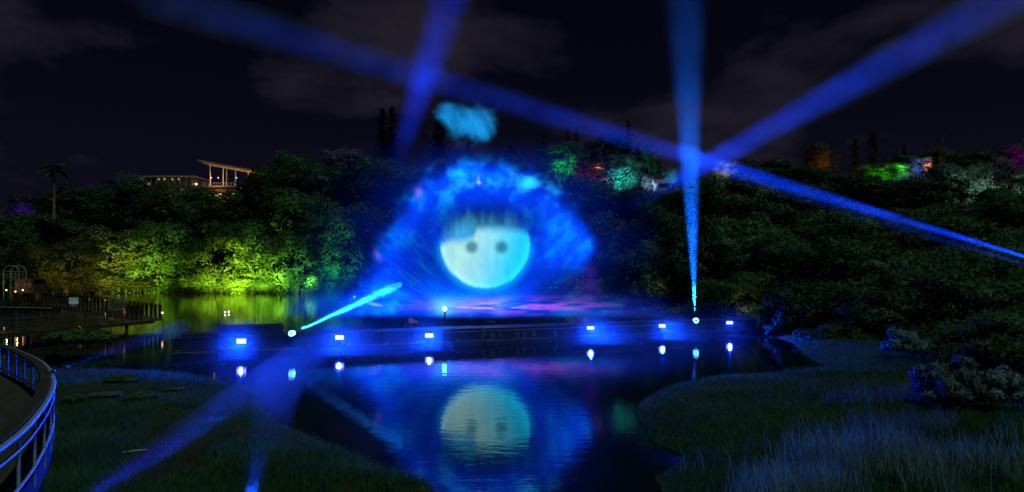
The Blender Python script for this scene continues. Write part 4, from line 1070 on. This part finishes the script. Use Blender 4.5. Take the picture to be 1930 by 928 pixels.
# mist bank lying over the pontoon, lit by its lamps
def mist_blob(name, c, size, dens, seed=0, rz=0.0, aniso=0.3):
    bmh = bmesh.new(); bmesh.ops.create_icosphere(bmh, subdivisions=4, radius=1.0); rs = np.random.RandomState(seed)
    for v in bmh.verts:
        p_ = v.co; k = .85 + .3 * float(fbm(np.array([p_.x * 1.6 + 7 + seed]), np.array([p_.y * 1.6 + p_.z * 1.3 + 3]), seed)[0]); v.co = Vector((p_.x * size[0] * k, p_.y * size[1] * k, p_.z * size[2] * k))
    me = bpy.data.meshes.new(name); bmh.to_mesh(me); bmh.free(); me.materials.append(mat_mist(name, dens, aniso, 'ball', along=size))
    o = link(name, me); o.location = c; o.rotation_euler = (0, 0, rz)
    return tag(o, kind='stuff')
mist_blob('beam_mist', P(1308, 556, 52.7), (.3, .3, .9), .7, 9)  # small puff added to imitate the bright rod low in the vertical beam
mist_blob('pontoon_mist', Vector((0.4, 46.6, .5)), (28, 7, 3.6), .008, 3, BA)
mist_blob('flood_mist', P(690, 650, 41.0), (4.2, 2.6, 2.4), .034, 4)
mist_blob('flood_mist', P(1145, 640, 47.2), (3.0, 2.4, 2.0), .034, 5)
mist_blob('flood_mist', P(1280, 638, 50.3), (3.0, 2.4, 2.0), .034, 6)
mist_blob('flood_mist', P(455, 650, 38.8), (2.4, 2.0, 1.9), .026, 7)
mist_blob('flood_mist', P(809, 640, 43.8), (2.4, 2.0, 1.8), .026, 8)

# ------------------------------------------------------------------ water screen with its projected picture and painted glow
SD = 52.0
X0, X1, Y0, Y1 = 520, 1270, 250, 606
nx, ny = 561, 268
PX, PY = np.meshgrid(np.linspace(X0, X1, nx), np.linspace(Y0, Y1, ny))
def sm(a, b, x): t = np.clip((x - a) / (b - a), 0, 1); return t * t * (3 - 2 * t)
def gauss(x, y, cx, cy, sx, sy, rot=0):
    c_, s_ = math.cos(rot), math.sin(rot); dx, dy = x - cx, y - cy
    return np.exp(-((dx * c_ + dy * s_) / sx) ** 2 - ((-dx * s_ + dy * c_) / sy) ** 2)
bx, by = 905.0, 612.0
cloud0 = fbm(PX * .012, PY * .012, 43, 3)
th = np.arctan2(by - PY, PX - bx); rr = np.hypot(PX - bx, PY - by)
streak = fbm(th * 9 + 1.2 * cloud0, rr * .010, 21, 4); arc = fbm(np.hypot(PX - 915, (PY - 460) * .9) * .055 + 1.5 * cloud0, np.arctan2(PY - 460, PX - 915) * 1.6, 27, 4); streak = .5 + (streak - .5) * sm(40, 150, rr); wa = sm(250, 120, np.hypot(PX - 915, PY - 460)) * .75
streak = streak * (1 - wa) + arc * wa
streak2 = fbm(th * 60, rr * .02, 31, 3)
cloud = fbm(PX * .018, PY * .022, 41, 5); fine = fbm(PX * .07, PY * .05, 51, 4)
vert = fbm(PX * .11, PY * .018, 61, 4)
OUT = np.array([(560, 612), (600, 596), (648, 560), (684, 512), (700, 470), (722, 425), (752, 382), (785, 340), (818, 312), (860, 300), (910, 297), (965, 300), (1015, 314), (1055, 342), (1085, 378), (1108, 410), (1132, 440), (1138, 478), (1120, 520), (1128, 560), (1150, 585), (1160, 612)], float)
pts = np.stack([PX.ravel(), PY.ravel()], 1)
sd = seg_dist(pts, OUT, True) * np.where(inside(pts, OUT), 1, -1); sd = sd.reshape(PX.shape)
wisp = fbm(th * 9 + cloud0 * 3, rr * .026 + cloud0, 25, 4); wisp = .5 + (wisp - .5) * sm(60, 190, rr); sdn = sd + (streak - .5) * 14 + (wisp - .5) * 20 + (cloud - .5) * 30
mask = sm(-8, 46, sdn)
bottom = sm(604, 590, PY)
rim = sm(0, 34, sdn) * (1 - .8 * sm(52, 118, sdn + (cloud - .5) * 60))
lowright = sm(960, 1040, PX + (cloud - .5) * 60) * sm(470, 525, PY + (cloud - .5) * 40)
body = mask * (.12 + .78 * rim) * (.45 + 1.0 * streak) * (.62 + .6 * wisp) * (.6 + .7 * cloud)
legL = gauss(PX, PY, 655, 560, 85, 36, -.55) + .9 * gauss(PX, PY, 700, 480, 30, 70) + .6 * gauss(PX, PY, 760, 400, 40, 60, .6)
blobR = gauss(PX, PY, 1082, 438, 70, 48) + .55 * gauss(PX, PY, 1030, 500, 40, 40)
crown_ = gauss(PX, PY, 920, 335, 150, 34)
body = body * (1 - .93 * lowright) + mask * (.55 * legL * (.5 + .8 * streak) + .75 * blobR * (.55 + .7 * fine) + .35 * crown_ * (.4 + 1.0 * cloud))
band = gauss(PX, PY, 800, 574, 150, 20) * (.4 + 1.0 * fbm(PX * .02, PY * .16, 71, 4))
body += .7 * band + .30 * gauss(PX, PY, 900, 592, 300, 26) * bottom * (.6 + .8 * cloud)
body *= 1.25
R = .002 * body; G = (.085 + .24 * sm(.45, .75, .5 * cloud + .5 * wisp)) * body; B = 1.5 * body
# pale cyan patches in the crown
pt = 1.5 * mask * sm(.44, .72, .55 * fbm(PX * .03, PY * .04, 81, 4) + .45 * wisp) * (crown_ + .5 * gauss(PX, PY, 1020, 360, 50, 40) + .4 * gauss(PX, PY, 830, 335, 40, 40)) * (.5 + .8 * vert)
R += .02 * pt; G += .55 * pt; B += .75 * pt
# swirling streaks left of the disc
sw = gauss(PX, PY, 800, 500, 48, 56) * sm(.55, .8, streak2) * mask; G += .10 * sw; B += .5 * sw
jets = .15 * sm(.50, .78, streak2) * mask * sm(40, 130, rr)
G += .05 * jets * (.3 + body); B += .22 * jets * (.3 + body)
halo = sm(0, 60, PY - Y0) * np.exp(np.minimum(sd + (cloud - .5) * 40, 0) / 38) * (.5 + .9 * cloud) * (1 - .6 * lowright); G += .007 * halo; B += .12 * halo  # soft blue glow outside the fan, painted into the sheet's emission
drops = (np.random.RandomState(3).rand(*PX.shape) > .9965) * mask * np.random.RandomState(4).rand(*PX.shape); R += .05 * drops; G += .35 * drops; B += .7 * drops
dark = gauss(PX, PY, 775, 470, 42, 60, .2) * .5 + gauss(PX, PY, 915, 415, 105, 34) * .75
R *= 1 - np.clip(dark, 0, .9); G *= 1 - np.clip(dark, 0, .9); B *= 1 - np.clip(dark, 0, .82)
# projected disc with two round dark spots, its top lost where the water thins
cx, cy, rd = 915, 459.5, 84
dr = np.hypot((PX - cx) / 1.0, PY - cy)
disc = 1 - sm(rd - 3.5, rd + 2.5, dr + (streak2 - .5) * 4)
edge = np.interp(PX, [830, 860, 880, 893, 899, 925, 960, 1000], [463, 458, 454, 449, 436, 434, 437, 444]) + (vert - .5) * 8
lit = sm(-13, 9, PY - edge)
veil = sm(rd + 8, rd - 30, dr) * (1 - lit) * sm(385, 455, PY + (vert - .5) * 34) * (.75 + .35 * vert) * (1 + .5 * sm(900, 850, PX))
tex = (.84 + .26 * vert) * (.90 + .2 * fine)
cyanside = np.clip(sm(870, 985, PX + (PY - 470) * .35), 0, 1)
eyes = np.clip(sm(18, 5, np.hypot(PX - 889, PY - 466)) + sm(18, 5, np.hypot(PX - 945.5, PY - 466.5)), 0, 1)
fr = 1.12 * (.52 * (1 - cyanside) + .02 * cyanside) * tex; fg = 1.12 * (1.02 - .14 * cyanside) * tex; fbl = (1.10 + .40 * cyanside) * (.75 + .3 * tex)
er, eg, eb = .0, .16, .26
ek = eyes * .82
fr, fg, fbl = fr * (1 - ek) + er * ek, fg * (1 - ek) + eg * ek, fbl * (1 - ek) + eb * ek
dl = disc * lit
rimglow = np.exp(-((dr - rd) / 9.0) ** 2) * sm(440, 480, PY)
R = R * (1 - dl) + fr * dl; G = G * (1 - dl) + fg * dl; B = B * (1 - dl) + fbl * dl
R += .004 * rimglow; G += .34 * rimglow; B += .75 * rimglow
R += .05 * veil; G += .42 * veil; B += .58 * veil
# pink and white ripples of light low on the right
rip = 1.7 * gauss(PX, PY, 970, 577, 118, 11) * sm(.30, .6, fbm(PX * .018 + PY * .02, PY * .17, 91, 4))
R += .42 * rip; G += .06 * rip; B += .55 * rip
rw = (gauss(PX, PY, 880, 577, 46, 7) + gauss(PX, PY, 945, 580, 26, 4) + .6 * gauss(PX, PY, 985, 578, 26, 4)) * sm(.52, .70, fbm(PX * .035 + PY * .05, PY * .25, 95, 4))
R += .45 * rw; G += .60 * rw; B += .75 * rw
vio = gauss(PX, PY, 1112, 530, 15, 34) * .14; R += .10 * vio; G += .03 * vio; B += .9 * vio
lg = gauss(PX, PY, 838, 581, 20, 16); R += .06 * lg; G += .40 * lg; B += .9 * lg  # lamp's cyan glow on the spray, painted into the emission
sp = gauss(PX, PY, 903, 345, 4, 3) + .5 * gauss(PX, PY, 902, 340, 2, 8) + .8 * gauss(PX, PY, 706, 574, 12, 2.5, .2); R += .35 * sp; G += .75 * sp; B += .9 * sp
pk_ = gauss(PX, PY, 790, 364, 6, 9) + .7 * gauss(PX, PY, 712, 482, 4, 9, -.5); R += .22 * pk_; G += .05 * pk_; B += .2 * pk_
ed = sm(0, 60, PX - X0) * sm(0, 60, X1 - PX) * sm(0, 26, PY - Y0) * sm(0, 3, Y1 - PY) * bottom
R, G, B = [np.clip(c_ * ed, 0, 4) for c_ in (R, G, B)]
A = np.clip(1 - np.exp(-2.1 * (np.maximum(G, B) * .8 + .18 * mask * ed)), 0, .92) * sm(0, .05, B + G)
def curtain(name, PX, PY, rgba, d0, thick, label, cat):
    ny, nx = PX.shape; vs_ = []
    relief = (fbm(PX * .03, PY * .008, 77, 3) - .5) * .5
    for s_ in (-1, 1):
        Y = d0 + relief + s_ * thick / 2
        vs_.append(np.stack([(PX - W / 2) * d0 / F, Y, CAMZ - (PY - YH) * d0 / F], -1).reshape(-1, 3))
    v = np.concatenate(vs_); idx = np.arange(nx * ny).reshape(ny, nx); o_ = nx * ny
    f0 = np.stack([idx[:-1, :-1].ravel(), idx[1:, :-1].ravel(), idx[1:, 1:].ravel(), idx[:-1, 1:].ravel()], 1)
    per = np.concatenate([idx[0, :], idx[1:, -1], idx[-1, -2::-1], idx[-2:0:-1, 0]]); p2 = np.roll(per, -1)
    f = np.concatenate([f0, f0[:, ::-1] + o_, np.stack([per, p2, p2 + o_, per + o_], 1)])
    me = mesh_np(name, v, f, True)
    at = me.attributes.new('picture_and_glow', 'FLOAT_COLOR', 'POINT'); at.data.foreach_set('color', np.concatenate([rgba.reshape(-1, 4)] * 2).astype(np.float32).ravel())
    m = bpy.data.materials.new(name); m.use_nodes = True; nt = m.node_tree; nt.nodes.clear()
    o = nt.nodes.new('ShaderNodeOutputMaterial'); a_ = nt.nodes.new('ShaderNodeAttribute'); a_.attribute_name = 'picture_and_glow'
    e = nt.nodes.new('ShaderNodeEmission'); tr = nt.nodes.new('ShaderNodeBsdfTransparent'); ad_ = nt.nodes.new('ShaderNodeAddShader')
    # each of the two faces gives half of the light and the square root of the veil
    e.inputs[1].default_value = .55; nt.links.new(a_.outputs['Color'], e.inputs[0])
    iv = nt.nodes.new('ShaderNodeMath'); iv.operation = 'SUBTRACT'; iv.inputs[0].default_value = 1; nt.links.new(a_.outputs['Alpha'], iv.inputs[1])
    sq = nt.nodes.new('ShaderNodeMath'); sq.operation = 'POWER'; sq.inputs[1].default_value = .5; nt.links.new(iv.outputs[0], sq.inputs[0])
    nt.links.new(sq.outputs[0], tr.inputs[0])
    nt.links.new(e.outputs[0], ad_.inputs[0]); nt.links.new(tr.outputs[0], ad_.inputs[1]); nt.links.new(ad_.outputs[0], o.inputs['Surface'])
    m.cycles.emission_sampling = 'NONE'
    return tag(link(name, me, mat=m), label, cat)
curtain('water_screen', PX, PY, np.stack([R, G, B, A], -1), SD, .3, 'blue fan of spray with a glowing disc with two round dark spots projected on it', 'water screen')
# floating puff of spray above
qx, qy = np.meshgrid(np.linspace(800, 960, 200), np.linspace(180, 285, 130))
st = fbm(qx * .10 - qy * .05, qy * .03, 5, 4); cl = fbm(qx * .035, qy * .05, 15, 4)
sh = gauss(qx, qy, 875, 226, 46, 30, .18) + .7 * gauss(qx, qy, 908, 245, 28, 28) + .5 * gauss(qx, qy, 838, 212, 18, 22)
sh = sm(.18, 1.25, sh + (cl - .5) * .8) * (.45 + .8 * st)
sh *= sm(0, 14, qx - 800) * sm(0, 14, 960 - qx) * sm(0, 10, qy - 180) * sm(0, 14, 285 - qy)
rg = np.stack([.01 * sh, .36 * sh * (.7 + .6 * st), .95 * sh, np.clip(.75 * sh, 0, .85)], -1)  # blue light on the cloud is painted in as its own emission
curtain('spray_cloud', qx, qy, rg, 53.0, .3, 'small blue glowing cloud of spray floating above the fan', 'spray cloud')

# ------------------------------------------------------------------ small things on the lawns
def log_(px, py, d, ln, r, rz, lab):
    c = P(px, py, d); t = thing('fallen_log', lab, 'log', (c.x, c.y, hz(c.x, c.y) + r * .8), rz)
    q = MB(); q.tube([(-ln / 2, 0, 0), (-ln / 4, .04, .02), (ln / 5, -.03, .03), (ln / 2, .02, .05)], [r * .85, r, r * .95, r * .8], 10); q.build('bark', M['log'], t, True)
    for s in (-1, 1):
        q = MB(); q.tube([(s * ln / 2, 0, .02 + .03 * (s > 0)), (s * (ln / 2 + .02), 0, .02 + .03 * (s > 0))], r * .72, 10); q.build('cut_end', M['wood'], t)
    return t
log_(199, 772, 24.3, 1.0, .12, .22, 'short thick log lying on the left lawn beside the green tuft')
log_(330, 758, 26.0, .8, .07, .1, 'thin dark log lying on the left lawn toward the pond')
c = P(251, 888, 16.9); q = MB(); q.tube([(-.32, 0, 0), (0, .02, .02), (.33, .06, .01)], [.014, .02, .012], 6); o = q.build('pale_stick', M['rope']); o.location = (c.x, c.y, hz(c.x, c.y) + .05); o.rotation_euler = (0, 0, .35); tag(o, 'thin pale stick lying in the blue stripe on the left lawn', 'stick')
a, b = P(1640, 713, 30.5), P(1745, 707, 32.5); q = MB(); q.tube([a.lerp(b, t_) + Vector((0, 0, -.18 * math.sin(t_ * math.pi))) for t_ in np.linspace(0, 1, 14)], .014, 5)
rpe = q.build('rope', M['rope']); tag(rpe, 'thin pale rope strung low across the right lawn', 'rope')
for p_, lab in ((a, 'short dark stake holding the left end of the pale rope'), (b, 'short dark stake holding the right end of the pale rope')):
    g_ = hz(p_.x, p_.y); q = MB(); q.tube([(0, 0, -.2), (0, 0, max(p_.z - g_, .2) + .05)], .03, 6); o = q.build('rope_stake', M['wood']); o.location = (p_.x, p_.y, g_); tag(o, lab, 'stake')
